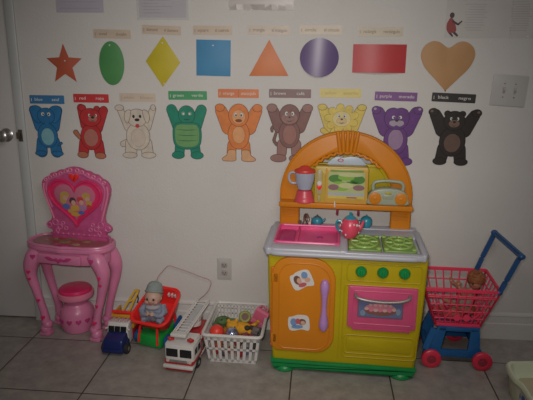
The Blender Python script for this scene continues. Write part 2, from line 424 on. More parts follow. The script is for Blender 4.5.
# red bear
it = [(K((-.062, .105), (-.082, .132), .008, .012), 5)]
it += [(K((.035, .16), (.072, .255), .026, .020), 1), (K((-.03, .17), (-.05, .262), .022, .018), 1)]
for s in (-1, 1): it += [(K((s*.036, .08), (s*.044, .03), .027, .026), 1), (C_(s*.048, .014, .028, .016), 5)]
it += [(C_(0, .112, .055, .068), 1), (C_(0, .108, .038, .046), 2, .001), (C_(-.042, .262, .018, .016), 1), (C_(.035, .262, .014, .012), 1), (C_(0, .215, .055, .046), 1)] + face(.012, .222, .018, .004, .007, (.024, .016), 2, .009)
cutout('bear_cutout', 'red bear cutout with one arm behind its ear', -1.124, .938, .98, (.46, .03, .035), (.42, .16, .13), (.10, .01, .01), it, (.42, .16, .09), rot=2)
# pale dog
it = [(K((-.055, .09), (-.075, .075), .010, .014), 1)]
it += [(K((s*.042, .165), (s*.080, .262), .022, .013), 1) for s in (-1, 1)] + [(C_(-.082, .268, .020, .014), 1), (C_(.080, .268, .011, .014), 1)]
for s in (-1, 1): it += [(K((s*.036, .08), (s*.040, .03), .027, .027), 1), (C_(s*.046, .014, .034, .015), 1)]
it += [(C_(0, .115, .056, .072), 1), (C_(0, .108, .034, .048), 2, .001), (C_(0, .214, .046, .046), 1)]
it += [(spline([(s*.030, .252), (s*.052, .248), (s*.060, .215), (s*.050, .188), (s*.038, .205)], 4), 1) for s in (-1, 1)]
it += [(C_(s*.016, .222, .006, .009), 4, 0) for s in (-1, 1)] + [(C_(0, .204, .012, .008), 4, 0), (C_(0, .172, .009, .010), 5, .001)]
cutout('dog_cutout', 'cream white dog cutout with red tongue and raised arms', -.870, .944, .96, (.56, .50, .43), (.55, .47, .40), (.20, .14, .11), it, (.50, .05, .05), 1.12, -1)
# turtle
it = [(K((s*.044, .168), (s*.078, .250), .031, .025), 1) for s in (-1, 1)]
for s in (-1, 1): it += [(K((s*.040, .06), (s*.044, .026), .024, .024), 1), (C_(s*.050, .018, .032, .018), 1)]
it += [(C_(0, .225, .042, .045), 1), (spline([(-.062, .175), (0, .186), (.062, .175), (.074, .120), (.060, .065), (0, .050), (-.060, .065), (-.074, .120)], 5), 1), (spline([(-.054, .170), (0, .176), (.054, .170), (.064, .120), (.052, .072), (0, .060), (-.052, .072), (-.064, .120)], 5), 2, .001)]
for zz in (.093, .120, .148): it.append((spline([(-.058, zz+.003), (0, zz-.002), (.058, zz+.003), (0, zz+.001)], 5), 0, 0))
it += [(C_(s*.018, .232, .012, .011), 5, .001) for s in (-1, 1)] + [(C_(s*.016, .230, .005, .006), 3, 0) for s in (-1, 1)] + [(spline([(-.018, .205), (0, .198), (.018, .205), (0, .202)], 4), 4, 0)]
cutout('turtle_cutout', 'green turtle cutout with striped pale shell belly', -.617, .944, 1.0, (.012, .22, .14), (.14, .32, .12), (.01, .08, .06), it, (.10, .30, .20), .98)
# orange ape
it = [(K((s*.050, .166), (s*.086, .246), .034, .027), 1) for s in (-1, 1)] + [(C_(s*.092, .262, .022, .017), 1) for s in (-1, 1)]
for s in (-1, 1): it += [(K((s*.032, .08), (s*.038, .04), .022, .020), 1), (spline([(s*.018, .052), (s*.050, .052), (s*.060, .028), (s*.082, .010), (s*.070, .0), (s*.020, .002), (s*.016, .026)], 5), 5)]
it += [(C_(0, .130, .052, .070), 1), (C_(0, .130, .030, .042), 2, .001), (C_(0, .226, .048, .054), 1), (C_(0, .218, .032, .034), 2, .001)]
it += [(C_(s*.014, .228, .007, .011), 3, .001) for s in (-1, 1)] + [(C_(s*.013, .226, .004, .006), 4, 0) for s in (-1, 1)] + [(C_(0, .200, .016, .007), 0, .001)]
cutout('ape_cutout', 'orange ape cutout with long pale feet and raised arms', -.352, .938, 1.03, (.62, .19, .045), (.66, .32, .14), (.22, .06, .02), it, (.60, .34, .18))
# monkey
tail = spline([(-.052, .085), (-.068, .100), (-.062, .130), (-.056, .155), (-.072, .178), (-.090, .165), (-.088, .145), (-.080, .145), (-.080, .160), (-.072, .165), (-.066, .152), (-.074, .125), (-.080, .100), (-.062, .075)], 4)
it = [(tail, 1)] + [(K((s*.046, .170), (s*.080, .246), .031, .024), 1) for s in (-1, 1)] + [(C_(s*.086, .260, .024, .019), 5) for s in (-1, 1)]
for s in (-1, 1): it += [(K((s*.034, .085), (s*.036, .04), .023, .022), 5), (C_(s*.046-.006, .014, .038, .018), 5)]
it += [(C_(0, .135, .050, .068), 1), (C_(.002, .132, .033, .048), 2, .001), (C_(0, .228, .047, .049), 1), (C_(0, .212, .040, .028), 5, .001)] + face(0, .222, .015, .012, .009, (.022, .012), 5, .005)
cutout('monkey_cutout', 'brown monkey cutout with curled tail beside the kitchen arch', -.096, .942, 1.03, (.20, .095, .085), (.30, .14, .12), (.06, .03, .03), it, (.28, .15, .13))
# yellow lion
it = [(K((s*.050, .170), (s*.086, .255), .030, .021), 1) for s in (-1, 1)] + [(C_(s*.092, .268, .020, .014), 1) for s in (-1, 1)]
for s in (-1, 1): it += [(K((s*.036, .08), (s*.040, .03), .027, .027), 1), (C_(s*.048, .014, .034, .015), 1)]
it += [(K((-.06, .13), (-.085, .150), .008, .012), 1), (C_(0, .115, .056, .072), 1), (C_(0, .108, .034, .048), 2, .001)]
it += [(C_(.062*math.cos(a), .212+.056*math.sin(a), .018, .018, 12), 1, .0015) for a in [i*2*PI/9+.3 for i in range(9)]] + [(C_(0, .212, .056, .050), 1, 0), (C_(0, .210, .042, .038), 2, .001)] + face(0, .214, .015, .010, .008, (.024, .015), 5, .006)
cutout('lion_cutout', 'yellow lion cutout half hidden behind the kitchen arch', .163, .955, .98, (.60, .47, .10), (.62, .53, .26), (.20, .15, .05), it, (.58, .44, .22), 1.08)
# purple animal
it = [(K((s*.048, .172), (s*.090, .252), .036, .027), 1) for s in (-1, 1)] + [(C_(s*.100, .264, .020, .017), 1) for s in (-1, 1)] + [(C_(s*.106, .270, .007, .006), 5, 0) for s in (-1, 1)]
for s in (-1, 1): it += [(K((s*.036, .08), (s*.044, .03), .026, .024), 1), (C_(s*.056, .014, .030, .018), 1)]
it += [(C_(0, .118, .056, .070), 1), (C_(0, .122, .036, .050), 2, .001), (spline([(-.048, .262), (-.02, .274), (0, .270), (.02, .274), (.048, .262), (.058, .222), (.040, .185), (0, .172), (-.040, .185), (-.058, .222)], 4), 1), (spline([(-.030, .212), (0, .216), (.030, .212), (.034, .196), (.014, .186), (0, .192), (-.014, .186), (-.034, .196)], 4), 5, .001)]
it += [(C_(s*.016, .230, .008, .008), 3, .001) for s in (-1, 1)] + [(C_(s*.013, .229, .004, .005), 4, 0) for s in (-1, 1)] + [(C_(0, .214, .008, .005), 4, 0)]
cutout('mole_cutout', 'purple furry animal cutout with pale moustache muzzle', .433, .938, 1.02, (.13, .045, .20), (.30, .20, .33), (.05, .02, .08), it, (.36, .30, .38))
# black bear
it = [(K((s*.052, .172), (s*.094, .246), .034, .025), 1) for s in (-1, 1)] + [(C_(s*.104, .258, .022, .017), 1) for s in (-1, 1)] + [(C_(s*.112, .262, .007, .006), 5, 0) for s in (-1, 1)]
for s in (-1, 1): it += [(K((s*.038, .08), (s*.046, .03), .029, .027), 1), (C_(s*.052, .015, .032, .017), 1)]
it += [(C_(s*.036, .252, .014, .013), 1) for s in (-1, 1)] + [(C_(0, .116, .062, .074), 1), (C_(0, .108, .040, .046), 2, .001), (C_(0, .218, .050, .046), 1)] + face(0, .218, .016, .010, .007, (.026, .018), 5, .008)
cutout('bear_cutout', 'black bear cutout with brown belly, last of the animal row', .708, .942, 1.0, (.028, .022, .020), (.13, .085, .065), (.008, .006, .006), it, (.18, .11, .08), 1.0, 1)

# --- papers along the top edge
def sheet(label, x, z, w, h, m, rows, ink, rot=0, cat='paper'):
    o = wallthing('paper_sheet', label, cat, x, z, None, rot)
    MB().box((0, -.0008, h/2), (w, .0014, h)).build('sheet', m, o, smooth=False)
    b = MB()
    for (x0, x1, zz, t) in rows: b.box(((x0+x1)/2, -.0018, zz), (x1-x0, .0005, t))
    b.build('printed_lines', ink, o, smooth=False)
    return o
GINK = mat('grey_print', (.30, .28, .33), .6)
sheet('lilac paper sheet at top left above the star', -1.131, 1.660, .238, .30, LAVP, [(-.10, .10, .020, .004)]+[(-.09, .09, .05+i*.018, .003) for i in range(12)], mat('lilac_print', (.36, .33, .42), .6), 0)
rows = []
for i in range(14):
    rows.append((-.095, -.06+random.random()*.12+.03, .022+i*.0145, .004))
p2 = sheet('white typed sheet in clear sleeve above the yellow diamond', -.720, 1.638, .232, .30, LAVP, rows, GINK, 0)
sl = MB().box((0, -.0026, .147), (.256, .0008, .316))
SLV = mat('clear_sleeve', (.75, .74, .74), .12, .7, .02, alpha=.22)
sl.build('plastic_sleeve', SLV, p2)
p3 = sheet('blank white sheet in crinkled clear sleeve at top centre', -.242, 1.690, .285, .30, mat('grey_paper', (.54, .52, .51), .5), [(-.1, .1, .2, .002)], GINK, 0)
cs = MB()
for i in range(9):
    x0 = -.150+i*.0335
    cs.box((x0+.0165, -.004, -.003), (.036, .0012, .026), 0, 0, Matrix.Rotation(random.uniform(-.35, .35), 4, 'X') @ Matrix.Rotation(random.uniform(-.2, .2), 4, 'Z') )
cs.box((0, -.0026, .16), (.31, .0008, .33))
cs.build('plastic_sleeve', mat('glossy_sleeve', (.66, .62, .58), .3, .8, .02, alpha=.45), p3, smooth=False)
fp = wallthing('poster', 'faint grey poster with small figure in red dress, top right', 'poster', .80, 1.552)
PP = mat('poster_paper', (.53, .51, .49), .55, .4, .03)
MB().box((-.02, -.0008, .16), (.30, .0014, .32)).build('sheet', PP, fp, smooth=False)
pl = MB()
for i in range(11): pl.box((-.035+random.uniform(-.008, .008), -.0018, .035+i*.0115), (.085+random.uniform(-.02, .02), .0005, .003), 0)
pl.box((-.03, -.0018, .170), (.16, .0005, .003))
for i in range(3): pl.box((-.11+i*.045, -.0018, .198), (.018, .0005, .014))
pl.build('printed_lines', mat('faint_print', (.42, .39, .395), .6), fp, smooth=False)
fg = MB()
fg.prism(spline([(-.158, .075), (-.150, .088), (-.138, .086), (-.128, .070), (-.118, .040), (-.122, .026), (-.150, .022), (-.162, .035), (-.164, .06)], 4), -.0026, -.0012, mi=0)
fg.prism(circ(-.142, .101, .011, .013, 16), -.0028, -.0012, mi=1)
fg.prism(capsule((-.136, .074), (-.112, .060), .005, .004), -.0029, -.0012, mi=1); fg.prism(capsule((-.112, .060), (-.096, .074), .004, .003), -.0029, -.0012, mi=1)
fg.prism(capsule((-.132, .028), (-.112, .010), .006, .005), -.0024, -.0012, mi=1); fg.prism(capsule((-.150, .026), (-.134, .008), .006, .004), -.0024, -.0012, mi=1)
fg.build('printed_figure', [mat('red_print', (.30, .06, .06), .6), mat('dark_brown_print', (.08, .05, .05), .6)], fp, smooth=False)
fp2 = wallthing('poster', 'faint grey text sheet at the top right corner', 'poster', 1.0, 1.552)
MB().box((.037, -.0008, .16), (.21, .0014, .32)).build('sheet', PP, fp2, smooth=False)
pl = MB()
for i in range(14): pl.box((-.030+random.uniform(-.006, .006), -.0018, .035+i*.0105), (.085+random.uniform(-.03, .01), .0005, .003))
pl.box((-.085, -.0018, .188), (.04, .0006, .012), 0, 1); pl.prism(circ(.012, .008, .008, .004, 12), -.003, -.001, mi=2)
pl.build('printed_lines', [MATS['faint_print'], INK, PAPER], fp2, smooth=False)

# --- switch and outlet
sw = wallthing('switch_plate', 'wide wall plate with two toggle switches right of the heart', 'light switch', .956, 1.309, None, 3)
MB().prism(rrect(-.083, -.074, .083, .074, .006), -.006, -.0002, .002).build('plate', PLATE, sw)
for s in (-1, 1):
    b = MB().box((s*.026, -.0065, .0), (.012, .002, .030), .0005, 1).box((s*.026, -.013, .004), (.007, .014, .013), .002, 0, Matrix.Rotation(.5, 4, 'X'))
    b.build('toggle', [PLATE, mat('slot_grey', (.36, .33, .30), .6)], sw)
    for q in (-1, 1): MB().cyl((s*.026, -.0075, q*.032), (s*.026, -.0055, q*.032), .003, seg=12).build('screw', BRASS, sw)
ol = wallthing('power_outlet', 'duplex wall outlet low on the wall above the white basket', 'power outlet', -.434, .344)
MB().prism(rrect(-.039, -.063, .039, .063, .005), -.005, -.0002, .002).build('plate', PLATE, ol)
for s in (-1, 1):
    b = MB().prism(rrect(-.017, s*.022-.015, .017, s*.022+.015, .010), -.0072, -.004, .001, 0)
    b.box((-.007, -.0075, s*.022+.003), (.003, .001, .010), 0, 1).box((.007, -.0075, s*.022+.003), (.003, .001, .008), 0, 1).cyl((0, -.0078, s*.022-.008), (0, -.007, s*.022-.008), .0028, 1, seg=10)
    b.build('socket', [mat('socket_tan', (.36, .32, .29), .5), DARK], ol)

# ------------------------------------------------------------------ play kitchen
kx, ky = .208, -.038
KR = -3.0
kit = thing('play_kitchen', 'yellow and orange toy kitchen with arched hutch, sink, burners and oven', 'toy kitchen', (kx, ky, 0), KR)
def kbody(z0, z1, w0, w1, y0, y1, bow=0):
    n = 8; L_ = []; R_ = []
    for i in range(n+1):
        t = i/n; w = w0+(w1-w0)*t+bow*math.sin(PI*t); L_.append((-w, z0+(z1-z0)*t)); R_.append((w, z0+(z1-z0)*t))
    return R_ + L_[::-1]
b = MB().prism(kbody(.05, .592, .334, .360, -.40, -.01, .006), -.395, -.01, .018, 0, seg=3)
# raised panel lines pressed into the front
def ring(poly, r, y, mi=0, bld=None, seg=6): return bld.tube([(p[0], y, p[1]) for p in poly], r, mi, True, seg)
ring(rrect(.004, .482, .335, .566, .018), .0030, -.397, 0, b); ring(rrect(.0, .118, .325, .212, .02), .0032, -.397, 0, b)
ring(rrect(-.006, .098, .334, .462, .02), .0032, -.397, 0, b); b.tube([(-.022, -.396, .085), (-.022, -.396, .565)], .003, 0, seg=6)
b.prism(rrect(.014, .132, .311, .198, .014), -.4, -.39, .003, 0)
b.build('cabinet_body', YELLOW, kit)
b = MB().prism(kbody(.014, .054, .330, .340, 0, 0), -.408, -.004, .010, 0, seg=3)
b.prism([(-.340, .046), (.340, .046), (.340, .058), (.1, .062), (-.1, .058), (-.340, .062)], -.41, -.003, .004, 0)
b.build('base_skirt', GREEN, kit)
for sx in (-1, 1):
    for sy in (-.36, -.05):
        MB().lathe([(.052, 0), (.058, .008), (.056, .020), (.046, .03), (.02, .034)], (sx*.275, sy, 0), 0, 24).build('foot', GREEN, kit)
# countertop as a frame round the sink and the burner tray
b = MB()
outer = rrect(-.373, -.418, .349, .0, (.07, .07, .05, .05), 8)
b.prism(outer, .590, .602, .004, 0, 'z')
b.prism(rrect(-.373, -.418, -.336, .0, .018, 8), .592, .628, .008, 0, 'z')
b.prism(rrect(.325, -.418, .349, .0, .012, 6), .592, .626, .006, 0, 'z')
b.prism(rrect(-.345, -.418, -.01, -.330, .02, 6), .592, .627, .009, 0, 'z')
b.prism(rrect(-.36, -.060, .345, .0, .02, 5), .592, .627, .006, 0, 'z')
b.prism(rrect(-.040, -.418, .004, -.01, .012, 5), .592, .628, .008, 0, 'z')
b.prism(rrect(-.02, -.420, .340, -.380, (.012, .019, .019, .012), 6), .592, .622, .008, 0, 'z')
b.prism(rrect(-.01, -.40, .34, -.05, .01, 5), .592, .611, .004, 0, 'z')
b.prism(rrect(-.01, -.160, .335, -.05, .014, 5), .592, .622, .006, 0, 'z')
b.tube([(p[0], p[1], .604) for p in rrect(-.373, -.418, .349, .002, (.07, .07, .05, .05), 8)], .0135, 0, True, 10)
b.build('countertop', GREY, kit)
b = MB()
x0, y0, x1, y1 = -.338, -.334, -.036, -.058
b.prism(rrect(x0, y0, x1, y1, .02), .600, .605, 0, 0, 'z')
b.tube([(p[0], p[1], .628) for p in rrect(x0+.002, y0+.002, x1-.002, y1-.002, .022)], .007, 0, True, 8)
for (a0, b0, a1, b1) in ((x0, y0-.002, x1, y0+.004), (x0, y1-.004, x1, y1+.002), (x0-.002, y0, x0+.004, y1), (x1-.004, y0, x1+.002, y1)):
    b.box(((a0+a1)/2, (b0+b1)/2, .614), (a1-a0, b1-b0, .030), .002)
b.box((-.235, -.196, .613), (.010, .268, .022), .004)
b.prism(rrect(-.325, -.31, -.25, -.08, .02), .605, .611, .002, 1, 'z'); b.cyl((-.13, -.178, .605), (-.13, -.178, .608), .016, 1)
b.build('sink_basin', [SINKP, MAG], kit)
b = MB().tube(spline([(-.212, -.038, .627), (-.214, -.040, .666), (-.205, -.060, .686), (-.195, -.085, .679), (-.193, -.092, .661)], 4, False), .0075, 0)
b.lathe([(.014, 0), (.016, .006), (.009, .016), (.009, .02)], (-.212, -.038, .627), 0)
for s in (-1, 1): b.cyl((-.212+s*.028, -.04, .627), (-.212+s*.028, -.04, .647), .008, 0, .011); 
b.cyl((-.188, -.05, .628), (-.188, -.05, .666), .008, 1, seg=14)
b.build('faucet', [mat('faucet_taupe', (.22, .16, .13), .3, .6, metal=.4), WHITE], kit)
# burners
for cx in (.080, .237):
    b = MB().prism(rrect(cx-.075, -.374, cx+.075, -.160, .014), .611, .625, .004, 0, 'z')
    bu = b.build('burner_plate', LGREEND, kit)
    g = MB(); cy = -.268
    g.tube([(cx+.062*math.cos(t*PI/12), cy+.086*math.sin(t*PI/12), .628) for t in range(24)], .005, 0, True, 8)
    g.tube([(cx+.026*math.cos(t*PI/8), cy+.034*math.sin(t*PI/8), .630) for t in range(16)], .006, 0, True, 8)
    for q in range(8):
        a = q*PI/4; g.tube([(cx+.024*math.cos(a), cy+.03*math.sin(a), .629), (cx+.060*math.cos(a), cy+.084*math.sin(a), .630)], .0045, 0, seg=8)
    for sx in (-1, 1):
        for sy in (-1, 1): g.ell((cx+sx*.062, cy+sy*.088, .627), (.013, .014, .006), 0, seg=12)
    g.build('burner_grate', LGREEN, bu)
for x in (.066, .162, .258):
    kb = MB().lathe([(.024, 0), (.026, .004), (.025, .010), (.020, .018), (.017, .022), (0, .023)], (x, -.396, .529), 0, 24, Matrix.Rotation(PI/2, 4, 'X'))
    kb.box((x, -.421, .529), (.009, .012, .036), .003)
    kb.build('stove_knob', GREEN, kit)
# orange door
dpoly = rrect(-.336, .112, -.046, .583, (.035, .085, .11, .085), 8)
b = MB().prism(dpoly, -.409, -.390, .006, 0, seg=3)
b.box((-.322, -.400, .480), (.034, .018, .050), .005).box((-.326, -.400, .175), (.030, .018, .050), .005)
ring(rrect(-.303, .128, -.068, .556, (.03, .07, .09, .065), 8), .0035, -.409, 0, b)
b.prism([(x, z) for x, z in rrect(-.343, .13, -.318, .53, .006)], -.404, -.392, .003, 1)
dr = b.build('cabinet_door', [ORANGE, ORANGED], kit)
hz = [(-.098, .232), (-.098, .255), (-.098, .29), (-.098, .35), (-.098, .41), (-.098, .44), (-.098, .462)]
MB().tube([(-.094, -.416, z) for z in (.235, .255, .28, .318, .357, .397, .435, .462, .482)], [.013, .022, .021, .014, .0125, .014, .020, .021, .013], 0, seg=14, up=(1,0,0)).build('door_handle', LILAC, dr)
def sticker(cx, cz, w, h, rot, cols, nm):
    M = Matrix.Translation((cx, 0, cz)) @ Matrix.Rotation(math.radians(rot), 4, 'Y')
    b = MB().prism(spline([(-w*.5, -h*.35), (-w*.3, -h*.5), (w*.1, -h*.42), (w*.45, -h*.48), (w*.5, 0), (w*.42, h*.42), (0, h*.5), (-w*.3, h*.4), (-w*.5, h*.3)], 4), -.4112, -.4095, mi=0, M=M)
    for (x, z, rx, rz_, mi) in cols: b.prism(circ(x*w, z*h, rx*w, rz_*h, 14), -.4116-mi*.00012, -.4100, mi=mi, M=M)
    return b.build(nm, [WHITE, mat('sticker_brown', (.16, .07, .05), .5), mat('sticker_peach', (.62, .36, .26), .5), mat('sticker_blue', (.16, .28, .50), .5), mat('sticker_red', (.50, .10, .12), .5)], dr)
sticker(-.200, .478, .098, .088, -22, [(-.2, .05, .17, .26, 1), (-.13, -.02, .11, .17, 2), (.2, .2, .15, .19, 3), (.12, .12, .10, .14, 2), (-.05, -.28, .2, .12, 4), (.25, -.1, .14, .14, 2)], 'picture_sticker')
sticker(-.208, .262, .098, .080, -4, [(-.25, .05, .16, .24, 3), (-.05, .1, .12, .18, 4), (.15, .05, .18, .2, 1), (.18, 0, .11, .13, 2), (-.1, -.25, .28, .12, 3)], 'picture_sticker')
# oven door
b = MB().prism(rrect(.013, .258, .322, .462, .008), -.413, -.390, .005, 0, seg=2).prism(rrect(.035, .244, .300, .272, .006), -.411, -.390, .004, 0)
ring(rrect(.036, .280, .300, .440, .01), .003, -.413, 0, b)
ov = b.build('oven_door', HOTPINK, kit)
OZ = .018
b = MB().prism(rrect(.056, .294, .256, .384, .006), -.4155, -.411, .001, 0)
b.prism(rrect(.062, .300, .250, .378, .004), -.4162, -.414, 0, 1)
b.prism(circ(.156, .330, .070, .022, 30), -.4168, -.4158, 0, 2); b.prism(circ(.156, .348, .066, .018, 30), -.4172, -.4158, 0, 3)
for q in range(7): b.prism(circ(.096+q*.02, .340-(.006 if q in (1, 2, 3, 4, 5) else 0), .010, .008, 12), -.4176, -.4158, 0, 3 if q % 2 else 4)
for q in range(5): b.prism(circ(.112+q*.022, .358, .007, .006, 12), -.418, -.4158, 0, 4)
b.prism(circ(.080, .318, .012, .014, 12), -.4176, -.4158, 0, 5); b.prism(circ(.235, .330, .010, .016, 12), -.4176, -.4158, 0, 5)
ow = b.build('oven_window', [mat('window_mauve', (.20, .11, .16), .3), mat('window_blue', (.13, .16, .30), .25), mat('cake_brown', (.22, .09, .07), .4), mat('cake_pink', (.62, .20, .28), .4), mat('cake_cream', (.58, .38, .36), .4), mat('window_slate', (.20, .27, .36), .4)], ov); ow.location = (0, 0, .018); ow.scale = (1.02, 1, 1.0)
pts = [(.046, -.414, .412), (.048, -.432, .408), (.060, -.440, .404), (.10, -.446, .398), (.167, -.448, .394), (.234, -.446, .398), (.272, -.440, .406), (.284, -.432, .412), (.286, -.414, .416)]
MB().tube(spline(pts, 4, False), .0075, 0, seg=12).build('oven_handle', mat('handle_grey', (.30, .27, .26), .35, .6, metal=.4), ov).location.z = .012
# arch hutch
HX = -.014
def arch_poly(R, r, zc, z0, n=36):
    out = [(R, z0)]
    out += [(R*math.cos(PI*k/n), zc+R*1.0*math.sin(PI*k/n)) for k in range(n+1)]
    out += [(-R, z0), (-r, z0)]
    out += [(r*math.cos(PI-PI*k/n), zc+r*math.sin(PI-PI*k/n)) for k in range(n+1)]
    out += [(r, z0)]
    return out
b = MB().prism(arch_poly(.328, .228, .782, .612), -.048, .0, .010, 0, seg=3)
# ribbed shell at the crown
for q in range(-2, 3):
    a = PI/2-q*.075
    b.tube([(.222*math.cos(a), -.046, .782+.222*math.sin(a)), (.275*math.cos(a), -.051, .782+.275*math.sin(a)), (.330*math.cos(a), -.047, .782+.330*math.sin(a))], [.008, .0105, .010], 0, seg=10)
for q in range(-5, 6):
    a = PI/2-q*.15+.0
    b.tube([(.226*math.cos(a+.07), -.042, .782+.226*math.sin(a+.07)), (.218*math.cos(a), -.046, .782+.218*math.sin(a)), (.226*math.cos(a-.07), -.042, .782+.226*math.sin(a-.07))], .007, 0, seg=8)
b.tube([(.322*math.cos(PI*k/30), -.046, .782+.322*math.sin(PI*k/30)) for k in range(31)], .006, 0, seg=8)
for s in (-1, 1):
    for zz in (.705, .690, .675): b.box((s*.278, -.050, zz), (.07, .006, .004), .001)
b.build('arch_hutch', ORANGE, kit).location.x = HX
b = MB().box((0, -.062, .752), (.652, .124, .020), .005).box((0, -.120, .752), (.640, .010, .026), .004)
b.build('hutch_shelf', ORANGE, kit).location.x = HX
bp_ = []
for k_ in range(31):
    a = PI*k_/30; x, z = .234*math.cos(a), .782+.234*math.sin(a)
    bp_.append((x, min(z, .948)))
bp2 = []
for p in bp_:
    if not bp2 or (Vector(p)-Vector(bp2[-1])).length > 1e-4: bp2.append(p)
b = MB().prism([(.234, .750)]+bp2+[(-.234, .750)], -.030, -.008, .002, 0)
ring([(p[0]*.93, .752+(p[1]-.752)*.93) for p in bp2], .0035, -.031, 0, b)
b.build('back_panel', YELLOW, kit).location.x = HX
b = MB().prism(spline([(-.085, .935), (-.078, .965), (-.05, .982), (-.02, .978), (.02, .985), (.06, .980), (.082, .962), (.085, .935)], 4), -.038, -.028, .001, 0)
b.prism(circ(-.03, .966, .016, .009, 18), -.040, -.036, 0, 1); b.prism(circ(-.03, .966, .009, .005, 14), -.0405, -.036, 0, 0)
b.build('blue_header', [mat('pale_sky_blue', (.42, .50, .60), .4), mat('sticker_red2', (.45, .14, .14), .5)], kit).location.x = HX
# microwave with a landscape picture
mw = MB().prism(rrect(-.153, .752, .108, .942, .012), -.105, -.030, .005, 0).prism(rrect(-.100, .760, .106, .936, .008), -.112, -.10, .004, 1)
mw.box((.002, -.112, .924), (.16, .004, .010), .001, 2)
mwo = mw.build('microwave', [mat('microwave_yellow', (.50, .36, .06), .4), TAN, LGREEND], kit); mwo.location = (HX, .010, .002)
pc = MB()
x0, x1 = -.086, .090
def band(za, zb, mi, y=-.1135): pc.box(((x0+x1)/2, y, (za+zb)/2), (x1-x0, .001, zb-za), 0, mi)
band(.785, .918, 0); band(.80, .815, 2, -.114); band(.785, .800, 3, -.114)
for (cx, cz, rx, rz_, mi) in ((-.05, .885, .035, .020, 1), (.0, .892, .04, .016, 4), (.055, .882, .036, .022, 1), (.02, .905, .06, .010, 5), (-.06, .842, .026, .015, 6), (.062, .842, .028, .014, 6), (.0, .852, .034, .014, 5), (-.02, .835, .03, .010, 4), (-.03, .865, .03, .007, 4), (.03, .868, .03, .006, 1)):
    pc.prism(circ(cx, cz, rx, rz_, 20), -.1145-mi*.0001, -.113, 0, mi)
pc.box((.03, -.1146, .792), (.05, .001, .006), 0, 6)
pc.build('landscape_picture', [mat('pic_pale_green', (.42, .46, .20), .4), mat('pic_dark_green', (.07, .22, .04), .4), mat('pic_grey_blue', (.38, .42, .44), .4), mat('pic_yellow', (.60, .46, .10), .4), mat('pic_green', (.22, .42, .06), .4), mat('pic_cream', (.50, .52, .26), .4), mat('pic_plum', (.26, .13, .15), .4)], mwo)
cp = MB().prism(rrect(-.143, .80, -.116, .925, .012), -.109, -.10, .003, 0)
cp.lathe([(.012, 0), (.012, .006), (.009, .009), (0, .009)], (-.129, -.107, .858), 1, 18, Matrix.Rotation(PI/2, 4, 'X'))
cp.prism(spline([(-.141, .846), (-.117, .846), (-.121, .832), (-.129, .825), (-.137, .832)], 4), -.114, -.105, .001, 2)
cp.box((-.129, -.108, .78), (.012, .006, .03), .003, 0)
cp.build('control_strip', [mat('strip_sage', (.42, .36, .20), .4), WHITE, RED], mwo)
for x in (-.052, .050):
    MB().tube([(x, -.105, .744), (x, -.120, .738), (x, -.124, .726), (x, -.118, .712)], [.005, .005, .005, .006], 0, seg=8).build('hook', mat('hook_wine', (.25, .02, .06), .4), kit)
MB().tube([(-.066, -.124, .778), (-.065, -.127, .760), (-.064, -.129, .750)], .0035, 0, seg=8).build('peg', WHITE, kit)

KM = Matrix.Translation((kx, ky, 0)) @ Matrix.Rotation(math.radians(KR), 4, 'Z')
def kpos(x, y, z): return tuple(KM @ Vector((x, y, z)))
# toy blender
bl = thing('toy_blender', 'toy blender with pale jug and pink base on the kitchen shelf', 'toy blender', kpos(-.215, -.092, .7622), KR)
MB().lathe([(.050, 0), (.052, .006), (.046, .018), (.040, .045), (.036, .058), (.026, .062)], (0, 0, 0), 0, 28, sc=(1, .85, 1)).ell((.0, -.034, .022), (.012, .005, .008), 0).build('base', mat('blender_pink', (.60, .07, .10), .35), bl)
MB().lathe([(.026, .062), (.034, .066), (.046, .110), (.050, .150), (.047, .152), (.040, .110), (.028, .070)], (0,0,0), 0, 28, sc=(1, .85, 1), cap=False).lathe([(.0, .0655), (.030, .0655), (.044, .135), (.0, .137)], (0,0,0), 0, 24, sc=(1, .85, 1), cap=False).build('jug', JUG, bl)
MB().lathe([(.051, .149), (.053, .154), (.050, .162), (.030, .170), (.022, .178), (.014, .181), (0, .182)], (0,0,0), 0, 28, sc=(1, .85, 1)).build('lid', mat('blender_red', (.58, .05, .04), .4), bl)
MB().tube(spline([(-.046, 0, .146), (-.068, 0, .146), (-.078, 0, .130), (-.076, 0, .108), (-.062, 0, .093), (-.040, 0, .094)], 3, False), .0065, 0, seg=10).build('handle', JUG, bl)
# toy radio
rd = thing('toy_radio', 'sage toy radio with orange speakers and loop handle on the shelf', 'toy radio', kpos(.190, -.082, .7622), KR)
MB().prism(spline([(-.094, .004), (-.098, .03), (-.088, .058), (-.06, .078), (0, .086), (.06, .078), (.088, .058), (.098, .03), (.094, .004), (.0, .0)], 5), -.030, .026, .008, 0, seg=3).box((0, -.031, .045), (.05, .004, .022), .002, 0).build('case', RADIO, rd)
for s in (-1, 1):
    MB().lathe([(.030, 0), (.030, .005), (.024, .008), (.012, .006), (0, .010)], (s*.062, -.029, .036), 0, 24, Matrix.Rotation(PI/2, 4, 'X')).build('speaker', ORANGE, rd)
MB().tube(spline([(-.070, -.0, .070), (-.072, 0, .095), (-.056, 0, .112), (0, 0, .117), (.056, 0, .112), (.072, 0, .095), (.070, 0, .070)], 4, False), .0085, 0, seg=10).build('handle', RADIO, rd)
MB().box((0, -.032, .062), (.03, .004, .010), .002).build('dial_window', YELLOW, rd)

